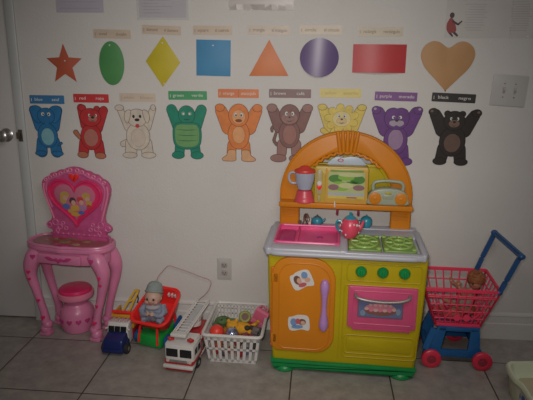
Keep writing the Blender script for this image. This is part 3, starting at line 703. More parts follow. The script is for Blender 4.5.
def teapot(label, x, y, z, r, m, lidm, rz=0, spout=1, sq=.8, name='toy_teapot', dots_=False, zs=1):
    t = thing(name, label, 'toy teapot', kpos(x, y, z), rz); t.scale = (1, 1, zs)
    b = MB().lathe([(r*.55, 0), (r*.62, r*.06), (r*.92, r*.4), (r, r*.8), (r*.88, r*1.2), (r*.6, r*1.42), (r*.5, r*1.46)], (0,0,0), 0, 26)
    b.tube([(spout*r*.8, 0, r*.6), (spout*r*1.15, 0, r*.85), (spout*r*1.35, 0, r*1.25)], [r*.26, r*.18, r*.13], 0, seg=10)
    if dots_:
        for i in range(26):
            a = random.uniform(0, 2*PI); zz = random.uniform(.3, 1.25)
            rr_ = r*(1-.35*abs(zz-.8)**1.4)
            b.ell((rr_*math.cos(a), rr_*math.sin(a), r*zz), r*.09, 1, seg=8)
    b.build('body', [m, WHITE], t)
    MB().lathe([(r*.62, r*1.38), (r*.60, r*1.46), (r*.35, r*1.60), (r*.12, r*1.66), (r*.12, r*1.72), (r*.18, r*1.82), (0, r*1.92)], (0,0,0), 0, 22).build('lid', lidm, t)
    MB().tube(spline([(-spout*r*.80, 0, r*1.15), (-spout*r*1.30, 0, r*1.18), (-spout*r*1.42, 0, r*.82), (-spout*r*1.15, 0, r*.50), (-spout*r*.85, 0, r*.50)], 3, False), r*.11, 0, seg=8).build('handle', lidm, t)
    return t
teapot('small blue toy teapot behind the pink sink', -.150, -.040, .628, .029, TEAL, mat('pot_slate', (.10, .16, .19), .4))
teapot('pink dotted toy kettle standing between sink and burners', .012, -.222, .629, .046, mat('kettle_pink', (.70, .07, .13), .3, .6), TEAL, -5, 1, name='toy_kettle', dots_=True, zs=1.45)
t = thing('toy_cup', 'small teal toy pot right of the pink kettle', 'toy pot', kpos(.096, -.040, .628), 0)
MB().lathe([(.020, 0), (.024, .004), (.030, .022), (.028, .042), (.022, .050), (.012, .056), (.004, .060), (.004, .064), (0, .066)], (0,0,0), 0, 24).build('body', TEAL, t)
MB().tube(spline([(-.026, 0, .038), (-.042, 0, .036), (-.042, 0, .018), (-.028, 0, .014)], 3, False), .004, 0, seg=8).build('handle', TEAL, t)

# ------------------------------------------------------------------ vanity
va = thing('toy_vanity', 'pink toy vanity table with heart mirror and curved legs', 'toy vanity', (-1.222, -.118, 0), -8); va.scale = (1, 1, 1.022)
top = spline([(-.235, .0), (-.218, -.062), (-.15, -.098), (-.06, -.108), (0, -.118), (.06, -.108), (.15, -.098), (.218, -.062), (.235, 0), (.21, .072), (.12, .095), (-.12, .095), (-.21, .072)], 5)
b = MB().prism(top, .473, .504, .010, 0, 'z', seg=3)
b.tube([(p[0]*.965, p[1]*.94, .504) for p in top], .008, 0, True, 8)
b.build('table_top', PINK, va)
b = MB().prism([(p[0]*.87, p[1]*.80) for p in top], .502, .5065, 0, 0, 'z')
for i in range(44):
    a = random.uniform(0, 2*PI); q = random.uniform(0, .78)
    b.prism(circ(.2*q*math.cos(a), .083*q*math.sin(a), random.uniform(.010, .028), random.uniform(.006, .013), 14), .506, .5068+i*.00004, 0, random.randint(1, 4), 'z')
b.build('picture_inlay', [mat('inlay_rose', (.34, .12, .13), .3), mat('inlay_olive', (.20, .27, .09), .3), mat('inlay_brown', (.36, .09, .05), .3), mat('inlay_pink', (.55, .12, .22), .3), mat('inlay_sand', (.46, .30, .17), .3)], va)
MB().prism(heart(0, -.088, .06, .05), .502, .510, .002, 0, 'z').build('heart_clasp', MAG, va)
b = MB().prism([(p[0]*.90, p[1]*.86) for p in top], .408, .476, .008, 0, 'z')
b.build('apron', PINK, va)
b = MB().prism(rrect(-.135, .415, .105, .465, .008), -.108, -.09, .004, 0)
dw = b.build('drawer', PINK, va)
b = MB().prism(spline([(-.075, .424), (-.05, .428), (-.03, .418), (-.012, .424), (0, .416), (.012, .424), (.03, .418), (.05, .428), (.075, .424), (.045, .408), (.015, .408), (0, .396), (-.015, .408), (-.045, .408)], 3), -.113, -.106, .001, 0, M=Matrix.Translation((-.015, 0, .025)))
b.build('drawer_scroll', MAG, dw)
def vleg(sx, sy, front):
    f = 1 if front else .9
    # cabriole: wide at the apron, knee pushed out, thin ankle, scroll foot
    x0 = sx*.165; ys = sy
    pts = [(x0*.93, ys*.80, .462), (x0*1.10, ys*.95, .432), (x0*1.24, ys*1.02, .380), (x0*1.25, ys*1.05, .325), (x0*1.14, ys*1.0, .250), (x0*1.02, ys*.98, .175), (x0*.93, ys*.98, .115), (x0*.90, ys*1.0, .07)]
    rr = [.040, .044, .038, .028, .023, .020, .021, .025]
    b = MB().tube(spline([tuple(p) for p in pts], 4, False), [rr[min(i//4, 7)]*(1-(i % 4)/4)+rr[min(i//4+1, 7)]*((i % 4)/4) for i in range(4*7+1)], 0, seg=14)
    b.ell((x0*.90, ys, .032), (.030, .032, .032), 0).ell((x0*.84, ys, .058), (.027, .028, .025), 0).box((x0*.89, ys, .010), (.058, .056, .020), .006)
    return b, pts
for sx in (-1, 1):
    for sy, fr_ in ((-.068, True), (.068, False)):
        b, pts = vleg(sx, sy, fr_)
        lg = b.build('leg', PINK, va)
        if fr_:
            for (hx, hz_, hw, ya, yb_, hm) in ((.165, .440, .028, sy*.90-.045, sy*.80-.028, MAG), (.200, .355, .023, sy-.037, sy-.020, PINKD), (.202, .315, .020, sy-.031, sy-.018, PINKD),
                                      (.168, .195, .020, sy-.0225, sy-.014, PINKD), (.150, .10, .024, sy-.027, sy-.016, PINKD)):
                MB().prism(heart(sx*hx, hz_, hw, hw), ya, yb_, .001, 0).build('heart_ornament', hm, lg)
# mirror
mo = [(0, .905), (.035, .900), (.060, .888), (.085, .884), (.105, .872), (.132, .866), (.150, .848), (.172, .838), (.190, .812), (.190, .770), (.176, .720), (.160, .670), (.150, .625), (.158, .600), (.178, .588), (.186, .570), (.176, .553), (.160, .548), (.152, .535), (.150, .518)]
mo = mo + [(-x, z) for x, z in mo[::-1]][:-1]
mo = [mo[i] for i in range(len(mo))]
my = .040
b = MB().prism(spline(mo[::-1], 3), my-.012, my+.012, .005, 0)
b.prism(rrect(-.155, .482, .155, .535, .01), my-.010, my+.018, .004, 0)
# scroll relief
for s in (-1, 1):
    b.tube([(s*x, my-.013, z) for x, z in spline([(.0, .862), (.045, .872), (.085, .852), (.125, .838), (.158, .812), (.165, .775), (.155, .725), (.140, .675)], 4, False)], .0055, 1, seg=8)
    b.tube([(s*x, my-.012, z) for x, z in spline([(.178, .808), (.180, .765), (.166, .710), (.150, .660), (.136, .612)], 4, False)], .005, 2, seg=8)
    for (cx, cz, r_) in ((.168, .572, .014), (.130, .590, .016), (.105, .566, .013), (.070, .560, .010), (.120, .545, .010), (.085, .588, .009), (.045, .878, .010), (.075, .866, .009), (.108, .858, .009), (.020, .888, .010), (.138, .842, .009), (.164, .828, .008)):
        b.tube([(s*cx+r_*math.cos(t*PI/6), my-.012, cz+r_*math.sin(t*PI/6)) for t in range(12)], .0035, 1 if cz < .7 else 2, True, 6)
for q in range(9): b.ell((-.12+q*.03, my-.012, .528), .006, 1, seg=10)
mr = b.build('mirror_frame', [mat('mirror_frame_pink', (.52, .085, .235), .32, .5, .12, 30), mat('mirror_relief', (.62, .16, .33), .35), LPINK], va); mr.location = (.030, .0, .040); mr.scale = (1, 1, .935)
b = MB().prism(heart(0, .706, .305, .262), my-.020, my-.006, .004, 0, seg=2)
hh = heart(0, .706, .297, .254); b.tube([(x, my-.020, z) for x, z in hh], .008, 0, True, 8)
b.build('heart_rim', PINKD, mr)
b = MB().prism(heart(0, .712, .232, .200), my-.024, my-.015, .001, 0)
ims = [(-.052, .752, .026, .022, 1), (-.060, .728, .020, .030, 1), (-.050, .735, .014, .016, 2), (-.012, .722, .020, .022, 3), (-.008, .712, .013, .015, 2), (.028, .730, .020, .018, 4), (.034, .715, .013, .015, 2), (.060, .752, .024, .022, 1), (.066, .735, .014, .016, 2), (.072, .712, .017, .020, 1),
       (-.048, .688, .022, .018, 5), (.0, .682, .026, .020, 6), (.040, .686, .022, .018, 7), (.072, .694, .014, .014, 4), (.0, .648, .028, .014, 6), (-.024, .664, .018, .012, 1), (.030, .658, .018, .012, 5)]
for i, (x, z, rx, rz_, mi) in enumerate(ims):
    b.prism(circ(x*1.08, z, rx*.95, rz_*.9, 16), my-.0245-i*.00008, my-.02, 0, mi)
b.build('heart_picture', [mat('pic_rose', (.55, .16, .25), .25), mat('pic_gold', (.50, .32, .09), .3), mat('pic_peach', (.58, .34, .26), .3), mat('pic_dark', (.09, .05, .07), .3), mat('pic_red', (.55, .06, .06), .3), mat('pic_blue', (.10, .15, .42), .3), mat('pic_amber', (.58, .32, .07), .3), mat('pic_lilac', (.40, .20, .36), .3)], mr)
MB().prism(heart(0, .845, .055, .048), my-.022, my-.008, .004, 0, seg=2).build('crest_heart', RED, mr)

# stool under the vanity
so = thing('toy_stool', 'round pink toy stool with red seat under the vanity', 'toy stool', (-1.236, -.085, 0), -5)
b = MB().lathe([(.070, 0), (.080, .004), (.088, .03), (.093, .07), (.090, .110), (.078, .135), (.064, .147), (.060, .156), (.064, .168), (.078, .180), (.086, .192)], (0,0,0), 0, 36)
b.build('base', PINK, so)
MB().lathe([(.084, .190), (.094, .194), (.097, .206), (.094, .220), (.086, .226)], (0,0,0), 0, 36).build('seat_ring', LPINK, so)
MB().lathe([(.087, .222), (.089, .232), (.080, .243), (.045, .250), (0, .252)], (0,0,0), 0, 36).build('seat', PINKD, so)
b = MB()
for i in range(12):
    a = i*PI/6
    M = Matrix.Rotation(a, 4, 'Z')
    b.prism(heart(0, .072, .030, .030), -.0955, -.086, .001, 0, M=M)
b.build('heart_relief', MAG, so)

# ------------------------------------------------------------------ wheels helper
def wheel(name, parent, c, r, w, mt, mh, axis=(1,0,0)):
    c = Vector(c); a = Vector(axis).normalized()
    q = a.to_track_quat('Z', 'Y').to_matrix().to_4x4()
    b = MB().lathe([(r*.5, -w/2), (r*.85, -w/2), (r, -w*.3), (r, w*.3), (r*.85, w/2), (r*.5, w/2), (r*.45, w*.38), (r*.2, w*.42), (0, w*.5)], c, 0, 24, q, cap=False)
    wv = b.build(name, mt, parent)
    MB().lathe([(0, -w*.46), (r*.5, -w*.42), (r*.52, w*.42), (r*.2, w*.46), (r*.16, w*.56), (0, w*.56)], c, 0, 18, q, cap=False).build('hub', mh, wv)
    return wv
# ------------------------------------------------------------------ tow truck
tt = thing('toy_tow_truck', 'blue-nosed toy tow truck with white cab and yellow boom', 'toy truck', (-.938, -.240, 0), -4)
b = MB().prism([(-.125, .022), (-.132, .060), (-.120, .085), (-.060, .100), (-.045, .105), (-.02, .105), (.0, .03), (-.02, .022)], -.052, .052, .010, 0, 'x', seg=3)
b.box((0, -.06, .045), (.122, .045, .045), .014); b.box((0, -.126, .032), (.110, .018, .022), .005)
b.build('hood', NAVY, tt)
b = MB().prism([(-.058, .092), (-.048, .132), (-.036, .142), (.006, .142), (.012, .03), (-.04, .03)], -.055, .055, .007, 0, 'x', seg=3)
for x in (-.036, -.012, .012, .036): b.box((x, -.012, .1455), (.014, .036, .010), .003, 1)
b.tube([(-.050, -.050, .118), (-.064, -.052, .112)], .005); b.tube([(.050, -.050, .118), (.064, -.052, .112)], .005)
b.build('cab', [WHITE, mat('cab_pink_white', (.50, .34, .36), .4)], tt)
b = MB()
for x0, x1 in ((-.047, -.017), (-.014, .014), (.017, .047)):
    b.beam(((x0+x1)/2, -.0575, .102), ((x0+x1)/2, -.0505, .128), x1-x0, .006, 0, (0, 1, 0), .001)
b.build('windshield', GLASSB, tt)
b = MB().box((0, .072, .060), (.112, .120, .060), .008).box((0, .072, .100), (.122, .118, .024), .005, 1).box((0, .020, .150), (.120, .016, .018), .004, 1).box((0, .030, .168), (.120, .014, .012), .003, 2).box((0, .040, .125), (.10, .02, .07), .004, 0)
for s_ in (-1, 1): b.box((s_*.055, .078, .135), (.010, .105, .050), .003, 1)
b.build('rear_bed', [REDD, mat('amber_plastic', (.62, .30, .03), .4), RED], tt)
b = MB()
for dx in (-.018, .018): b.beam((.0+dx, .050, .150), (.052+dx*.5, .100, .262), .009, .011, 0, (1, 0, 0), .002)
b.beam((.040, .100, .262), (.066, .100, .262), .012, .014, 0, (0, 1, 0), .002); b.cyl((.035, .088, .215), (.012, .078, .205), .006)
b.tube([(.052, .104, .258), (.054, .110, .21), (.05, .106, .19)], .003, 1)
b.build('boom', [mat('boom_yellow', (.62, .38, .04), .4), BLACKR], tt)
for y in (-.085, .095):
    for s in (-1, 1): wheel('wheel', tt, (s*.058, y, .028), .028, .022, BLACKR, CHROME, (s, 0, 0))

# ------------------------------------------------------------------ red tub seat toy
rt = thing('toy_doll_rocker', 'red scoop-shaped toy seat on green base with blue wheels', 'toy seat', (-.762, -.186, 0), -17)
def loft(rings, mi=0, bld=None, closed_bottom=True):
    t = bmesh.new(); R = [[t.verts.new(p) for p in r] for r in rings]
    n = len(R[0])
    for a, b_ in zip(R, R[1:]):
        for k in range(n): t.faces.new((a[k], a[(k+1)%n], b_[(k+1)%n], b_[k]))
    if closed_bottom: t.faces.new(R[-1])
    return bld.merge(t, mi)
def tubring(cx, cy, cz, wx, wy, tilt, r=.45, nar=.80):
    out = []
    for (x, y) in rrect(-wx, -wy, wx, wy, min(wx, wy)*r, 6):
        tap = 1-(1-nar)*(.5+y/(2*wy))
        q = Vector((x*tap, y, 0)); q.rotate(Matrix.Rotation(tilt, 3, 'X').to_quaternion() if False else Matrix.Rotation(tilt, 3, 'X'))
        out.append((cx+q.x, cy+q.y, cz+q.z))
    return out
T = math.radians(27)
nrm = Vector((0, -math.sin(T), math.cos(T)))
b = MB()
def trg(off, wx, wy, sh=0):
    return tubring(0+sh*.0, .0-nrm.y*off*-1*1, .215+nrm.z*off, wx, wy, T)
def ctr(off): return Vector((.0, .0, .198))+nrm*off
rings = []
for off, wx, wy in ((.006, .112, .122), (.0, .114, .124), (-.006, .111, .121), (-.012, .103, .113), (-.05, .094, .102), (-.082, .080, .088), (-.094, .058, .065)):
    c = ctr(off); rings.append(tubring(c.x, c.y, c.z, wx, wy, T))
loft(rings, 0, b)
inner = []
for off, wx, wy in ((.006, .112, .122), (.006, .101, .111), (-.004, .098, .108), (-.046, .089, .097), (-.076, .074, .082), (-.086, .054, .060)):
    c = ctr(off); inner.append(tubring(c.x, c.y, c.z, wx, wy, T))
loft(inner, 0, b)
c = ctr(.004)
b.tube(tubring(c.x, c.y, c.z, .111, .121, T), .0070, 0, True, 8)
tub = b.build('tub_seat', RED, rt)
b = MB()
for i in range(3):
    c = ctr(-.022)+Vector((.015+i*.020, 0, 0)); 
    up = Vector((0, math.cos(T), math.sin(T)))
    p = c+up*.100; b.beam(p-up*.010, p+up*.010, .009, .020, 0, nrm, .002)
b.build('slot', PAPER, tub)
b = MB().box((.0, -.045, .042), (.145, .100, .066), .012, 0).box((.0, .045, .055), (.130, .10, .060), .012, 0)
b.build('base', mat('bright_green_plastic', (.01, .30, .05), .35, .5, .1), rt)
b = MB()
for s in (-1, 1):
    b.beam((s*.056, -.099, .03), (s*.050, -.085, .120), .010, .012, 0, (0, 1, 0), .002)
    b.beam((s*.070, .070, .05), (s*.060, .060, .19), .012, .014, 0, (0, 1, 0), .002)
b.build('support', RED, rt)
for s in (-1, 1):
    for y in (-.045, .075): wheel('wheel', rt, (s*(.088), y, .036), .036, .026, BLUE, BLUE, (s, 0, 0))
b = MB().beam((.094, .01, .085), (.098, .075, .125), .030, .018, 0, (1, 0, 0), .006)
b.build('side_panel', BLUE, rt)

# doll in the red seat
dl = thing('bonnet_doll', 'baby doll in grey bonnet and blue-grey clothes in red seat', 'doll', (-.776, -.190, .128), -6)
b = MB()
b.ell((0, 0, .040), (.056, .042, .055), 0, Matrix.Rotation(-.25, 4, 'X'))
for s in (-1, 1):
    b.tube([(s*.045, .005, .075), (s*.062, -.018, .050), (s*.046, -.045, .040), (s*.016, -.055, .050)], [.018, .018, .015, .013], 0, seg=12)
    b.tube([(s*.028, -.012, .010), (s*.046, -.036, .020), (s*.036, -.052, .006)], [.024, .021, .017], 0, seg=12)
b.ell((0, -.02, .078), (.040, .030, .016), 1)
b.build('romper', [DRESSB, mat('pale_collar', (.40, .38, .42), .8)], dl)
b = MB().ell((0, -.008, .124), (.043, .042, .044), 0, seg=28).ell((0, -.049, .119), (.007, .007, .006), 0, seg=12)
for s in (-1, 1):
    b.ell((s*.023, -.037, .109), (.014, .012, .012), 1, seg=14).ell((s*.0165, -.0465, .128), (.0062, .0042, .0070), 2, seg=12).ell((s*.040, -.004, .12), (.006, .009, .011), 0, seg=12)
b.tube([(-.010, -.045, .104), (0, -.048, .102), (.010, -.045, .104)], .0026, 3, seg=6)
b.cyl((0, 0, .07), (0, -.003, .10), .018, 0)
b.build('head', [SKIN, mat('blush_skin', (.56, .28, .23), .5), DARK, mat('lip_red', (.45, .08, .07), .5)], dl)
for s in (-1, 1):
    b = MB().ell((s*.012, -.060, .056), (.010, .011, .010), 0, seg=12)
    for f in range(4): b.tube([(s*(.006+f*.004), -.066, .060-f*.003), (s*(.001+f*.003), -.074, .063-f*.004)], [.0036, .003], 0, seg=6)
    b.tube([(s*.016, -.062, .064), (s*.011, -.068, .071)], [.0036, .003], 0, seg=6)
    b.build('hand', SKIN, dl)
b = MB().lathe([(.042, .0), (.044, .006), (.043, .016), (.040, .030), (.032, .044), (.018, .053), (0, .056)], (0, .012, .147), 0, 28, Matrix.Rotation(-.42, 4, 'X'))
b.ell((0, .016, .128), (.042, .032, .042), 0)
b.tube([(.0435*math.cos(t*PI/12), .0435*math.sin(t*PI/12)+.010, .149-.019*math.sin(t*PI/12)) for t in range(24)], .0055, 0, True, 8)
b.build('bonnet', BONNET, dl)

# pink cord standing behind the toys
cp_ = spline([(-.80, -.035, .205), (-.797, -.030, .285), (-.765, -.028, .330), (-.736, -.022, .358), (-.70, -.020, .350), (-.63, -.020, .327), (-.565, -.022, .303), (-.522, -.025, .290), (-.504, -.026, .272), (-.514, -.03, .235), (-.535, -.034, .205), (-.57, -.036, .17), (-.60, -.036, .10), (-.60, -.04, .02), (-.66, -.045, .0045), (-.74, -.04, .0045), (-.79, -.04, .02), (-.80, -.038, .10)], 5)
tag(MB().tube(cp_, .0022, 0, True, 6).build('wire_loop', CORD), 'thin pink wire loop standing against the wall behind the doll', 'wire')

# ------------------------------------------------------------------ fire truck
ft = thing('toy_fire_truck', 'white and red toy fire truck with long raised ladder', 'toy fire truck', (-.562, -.312, 0), -8); ft.scale = (1.02, 1, .80)
W = .071
b = MB().box((0, -.105, .100), (W*2, .125, .160), .012, 0, seg=3)                      # cab
b.box((0, -.168, .058), (W*2-.008, .010, .020), .003, 1).box((0, -.105, .066), (W*2+.003, .128, .022), .004, 1)
b.prism([(-.166, .178), (-.05, .186), (-.05, .176), (-.166, .168)], -.066, .066, .003, 0, 'x')
cb = b.build('cab', [WHITE, REDD], ft)
b = MB()
for s in (-1, 1): b.prism(rrect(s*.0335-.0285, .098, s*.0335+.0285, .150, .005), -.1695, -.160, .001, 0)
for s in (-1, 1):
    for y in (-.128, -.082): b.box((s*W, y, .125), (.003, .034, .040), .001, 0)
b.build('cab_window', GLASSB, cb)
b = MB().box((0, -.172, .075), (.088, .005, .022), .002, 0)
for q in range(5): b.box((0, -.1752, .067+q*.004), (.084, .001, .0015), 0, 1)
for s in (-1, 1): b.cyl((s*.054, -.167, .073), (s*.054, -.1735, .073), .009, 2, seg=14)
b.box((0, -.178, .042), (W*2+.006, .018, .022), .005, 0).box((0, -.168, .022), (W*2-.01, .014, .022), .003, 3)
b.build('grille_and_bumper', [WHITE, DARK, mat('headlamp', (.55, .50, .45), .2), REDD], cb)
for s in (-1, 1):
    MB().box((s*.048, -.135, .194), (.030, .024, .016), .005, 0, Matrix.Rotation(-s*.5, 4, 'Z')).build('beacon', mat('beacon_red', (.50, .02, .02), .2, .7), cb)
b = MB().box((0, .055, .090), (W*2-.002, .205, .125), .008, 0)
for s in (-1, 1): b.box((s*.066, .055, .156), (.014, .20, .016), .004, 1)
b.box((0, .055, .050), (W*2+.003, .205, .018), .004, 1)
for s in (-1, 1):
    for q in range(4): b.box((s*W, -.02+q*.05, .100), (.004, .040, .048), .002, 2)
    b.tube([(s*.060, -.035, .178), (s*.060, .15, .178)], .004, 3); 
    for q in range(4): b.cyl((s*.060, -.03+q*.058, .155), (s*.060, -.03+q*.058, .178), .003, 3, seg=8)
b.build('body', [REDD, WHITE, CHROME, RED], ft)
for y in (-.105, .095):
    for s in (-1, 1): wheel('wheel', ft, (s*(W-.004), y, .032), .032, .022, BLACKR, CHROME, (s, 0, 0))
b = MB().cyl((-.005, .075, .16), (-.005, .075, .185), .034, 0, seg=24, bev=.004).box((-.005, .09, .200), (.060, .060, .03), .005)
b.build('turntable', WHITE, ft)
b = MB()
A0 = Vector((-.012, -.120, .212)); A1 = Vector((.018, .150, .280))
dv = (A1-A0).normalized()
for s in (-1, 1):
    o_ = Vector((s*.030, 0, 0)); b.beam(A0+o_, A1+o_, .006, .010, 0, (1, 0, 0), .002); b.beam(A0+o_+Vector((0, 0, .018)), A1+o_+Vector((0, 0, .018)), .004, .005, 0, (1, 0, 0), .001)
    for q in range(12):
        p = A0+(A1-A0)*(q/11); b.cyl(p+o_, p+o_+Vector((0, 0, .018)), .0018, seg=6)
for q in range(14):
    p = A0+(A1-A0)*(q/13); b.beam(p-Vector((.030, 0, 0)), p+Vector((.030, 0, 0)), .004, .006, 0, (0, 0, 1), .001)
b.beam(A0+Vector((0, .01, -.004)), A1+Vector((0, -.03, -.004)), .010, .034, 1, (1, 0, 0), .002)
b.box(A0+Vector((0, -.006, .004)), (.078, .030, .020), .005)
la = b.build('ladder', [WHITE, mat('ladder_grey', (.42, .42, .42), .4)], ft)

# ------------------------------------------------------------------ white basket
bk = thing('storage_basket', 'white slotted plastic basket filled with small toys', 'basket', (-.338, -.212, 0), -2)
def panel_grid(b, BL, BR, TL, TR, n, rows, thick, nrmv, barw=.008, mi=0):
    """slotted wall between four corners; rows = [(t0,t1)] solid bands, vertical bars in between"""
    BL, BR, TL, TR = map(Vector, (BL, BR, TL, TR)); nv = Vector(nrmv)
    def P(u, v): return (BL*(1-u)+BR*u)*(1-v)+(TL*(1-u)+TR*u)*v
    def slab(u0, u1, v0, v1):
        t = bmesh.new(); vs = [P(u0, v0), P(u1, v0), P(u1, v1), P(u0, v1)]
        A = [t.verts.new(p) for p in vs]; B = [t.verts.new(p+nv*thick) for p in vs]
        t.faces.new(A); t.faces.new(B[::-1])
        for k in range(4): t.faces.new((A[k], B[k], B[(k+1)%4], A[(k+1)%4]))
        b.merge(t, mi)
    for v0, v1 in rows: slab(0, 1, v0, v1)
    wb = barw/(BR-BL).length
    for i in range(n+1):
        u = (i/n)*(1-wb); slab(u, u+wb, 0, 1)
    return P
b = MB()
bx, by, tx, ty, H = .120, .160, .140, .184, .156
rw = [(0, .09), (.44, .52), (.80, 1)]
panel_grid(b, (-bx, -by, .003), (bx, -by, .003), (-tx, -ty, H), (tx, -ty, H), 8, rw, .003, (0, 1, 0), .014)
rwb = [(0, .09), (.25, .30), (.44, .50), (.62, .67), (.80, .84), (.93, 1)]
panel_grid(b, (-bx, by, .003), (bx, by, .003), (-tx, ty, H), (tx, ty, H), 14, rwb, -.003, (0, 1, 0), .010)
for s in (-1, 1):
    panel_grid(b, (s*bx, -by, .003), (s*bx, by, .003), (s*tx, -ty, H), (s*tx, ty, H), 14, rwb, -.003*s, (1, 0, 0), .012)
b.prism(rrect(-bx, -by, bx, by, .01), 0, .004, 0, 0, 'z')
b.tube([(p[0], p[1], H) for p in rrect(-tx-.004, -ty-.004, tx+.004, ty+.004, .022, 5)], .0085, 0, True, 8)
b.build('basket_body', WHITE, bk, ang=25)
BM_ = Matrix.Translation((-.338, -.212, 0)) @ Matrix.Rotation(math.radians(-2), 4, 'Z')
def bpos(x, y, z): return tuple(BM_ @ Vector((x, y, z)))
G = 'small toys in the white basket'
def bt(name, label, cat, x, y, z, rz=0): return thing(name, label, cat, bpos(x, y, z), rz, G)
t = bt('toy_ball', 'red ball at the front left of the basket', 'ball', -.088, -.105, .135)
MB().ell((0, 0, .0), (.036, .036, .034), 0, seg=26).tube([(.0355*math.cos(i*PI/12), .0355*math.sin(i*PI/12), 0) for i in range(24)], .0012, 0, True, 6).build('shell', mat('ball_red', (.75, .05, .03), .4), t)
t = bt('toy_ball', 'shiny blue-silver ball at the basket front centre', 'ball', -.010, -.112, .132)
MB().ell((0, 0, 0), (.033, .033, .031), 0, seg=22).build('shell', mat('glitter_blue', (.35, .40, .60), .15, .8, .5, 70, .8, 90, metal=.8), t)
MB().tube([(.0335*math.cos(i*PI/12), .0335*math.sin(i*PI/12), -.002) for i in range(24)], .003, 0, True, 6).build('band', REDD, t)
t = bt('toy_cat', 'orange-yellow plush animal with black patches lying in basket', 'soft toy', .02, -.02, .115, 10)
YP = mat('plush_amber', (.66, .33, .03), .8, .2, .15, 60, .5, 150)
b = MB().ell((0, 0, 0), (.058, .038, .032), 0).ell((-.042, -.010, .022), (.032, .028, .026), 0)
for s in (-1, 1): b.ell((-.042+s*.020, -.005, .046), (.009, .007, .012), 0, seg=10); b.tube([(s*.035, -.02, -.006), (s*.045+.01, -.045, -.008)], [.014, .012], 0); b.ell((-.042+s*.010, -.036, .026), (.004, .003, .005), 1, seg=8)
b.ell((-.042, -.038, .018), (.005, .004, .003), 1, seg=8); b.tube([(.05, .01, .0), (.080, .014, .015), (.090, .0, .036)], [.010, .009, .008], 0)
b.build('body', [YP, DARK], t)
MB().ell((.030, -.024, .012), (.018, .014, .014), 0, seg=12).ell((.055, -.012, .006), (.014, .014, .014), 0, seg=12).build('patch', mat('plush_black', (.04, .03, .02), .8), t)
t = bt('toy_frog', 'dull green soft toy at the basket back left', 'soft toy', -.085, .045, .112, 30)
GP = mat('plush_green', (.10, .17, .07), .8, .2, .3, 50, .5, 150)
b = MB().ell((0, 0, 0), (.045, .038, .030), 0).ell((-.010, -.030, .020), (.030, .024, .020), 0)
for s in (-1, 1): b.ell((-.010+s*.015, -.038, .038), .010, 0, seg=10).ell((-.010+s*.015, -.047, .040), .004, 1, seg=8); b.tube([(s*.03, 0, 0), (s*.058, -.02, .006), (s*.062, -.04, -.008)], [.013, .011, .010], 0)
b.build('body', [GP, DARK], t)
t = bt('toy_handbag', 'pink toy case standing tilted at basket back right', 'toy bag', .112, .045, .150, -18)
t.rotation_euler[1] = math.radians(24)
MB().box((0, 0, 0), (.078, .030, .095), .008, 0).box((.0, -.017, .012), (.062, .006, .050), .002, 1).box((0, -.018, -.028), (.05, .005, .014), .002, 1).build('case', [mat('bag_pink', (.70, .20, .30), .4), mat('bag_pink_dark', (.60, .12, .22), .4)], t)
MB().tube([(-.022, 0, .046), (-.020, 0, .066), (.020, 0, .066), (.022, 0, .046)], .005, 0).build('handle', mat('bag_pink_dark', (.6, .12, .22)), t)
t = bt('toy_ring', 'olive toy ring with dark centre beside the pink case', 'toy ring', .030, .060, .140, 0)
b = MB().tube([(.024*math.cos(i*PI/10), 0, .024*math.sin(i*PI/10)) for i in range(20)], .009, 0, True, 10); b.cyl((0, .004, 0), (0, -.004, 0), .018, 1)
t.rotation_euler[0] = math.radians(-35)
b.build('ring', [mat('olive_plastic', (.26, .28, .06), .4), mat('maroon_dark', (.12, .02, .03), .4)], t)
def toycar(label, x, y, z, rz, col, tilt=0):
    t = bt('toy_car', label, 'toy car', x, y, z, rz); t.rotation_euler[1] = math.radians(tilt)
    b = MB().prism([(-.038, .008), (-.040, .020), (-.022, .024), (-.014, .036), (.014, .036), (.022, .024), (.038, .021), (.038, .008)], -.017, .017, .003, 0); b.build('body', col, t)
    for sx in (-1, 1):
        for s in (-1, 1): wheel('wheel', t, (sx*.022, s*.017, .009), .009, .007, BLACKR, CHROME, (0, s, 0))
toycar('maroon toy car lying at basket front right', .060, -.115, .100, 15, mat('car_maroon', (.22, .02, .03), .3), -10)
toycar('grey-brown toy car beside basket right wall', .105, -.055, .105, 70, mat('car_taupe', (.16, .13, .13), .4), 14)
toycar('dark green toy car beside basket left wall', -.105, -.035, .098, 85, mat('car_green', (.05, .09, .05), .4), 8)
cols = [(.45, .04, .03), (.06, .05, .06), (.40, .09, .05), (.35, .03, .05), (.10, .12, .24), (.50, .12, .05), (.30, .06, .05), (.08, .07, .07), (.42, .04, .04), (.20, .10, .08), (.5, .2, .03), (.07, .16, .08), (.33, .30, .30), (.45, .05, .06)]
def words(i): return ['red', 'black', 'rust red', 'crimson', 'slate blue', 'orange', 'brick', 'charcoal', 'scarlet', 'brown', 'amber', 'dark green', 'grey', 'cherry'][i]
spots = [(-.092, -.118, .040), (-.052, -.120, .028), (-.012, -.118, .045), (.030, -.120, .030), (.070, -.118, .042), (-.075, -.112, .068), (.015, -.085, .070), (.092, -.112, .075), (.045, -.07, .085), (-.045, -.075, .085), (-.06, .0, .085), (.09, .0, .09), (-.01, .09, .085), (.06, .10, .095)]
for i, (x, y, z) in enumerate(spots):
    o = bt('toy_block', words(i)+' toy brick '+('seen through the slots' if i < 8 else 'in the middle of the pile')+' of the basket', 'toy block', x, y, z-.0, random.uniform(-20, 20))
    o.rotation_euler = (random.uniform(-.3, .3), random.uniform(-.3, .3), random.uniform(-.4, .4))
    bb = MB().box((0, 0, 0), (.034, .028, .030), .004)
    bb.build('brick', mat('brick_'+words(i).replace(' ', '_'), cols[i], .4), o)
    MB().cyl((0, 0, .014), (0, 0, .019), .009, seg=14).build('stud', MATS['brick_'+words(i).replace(' ', '_')], o)

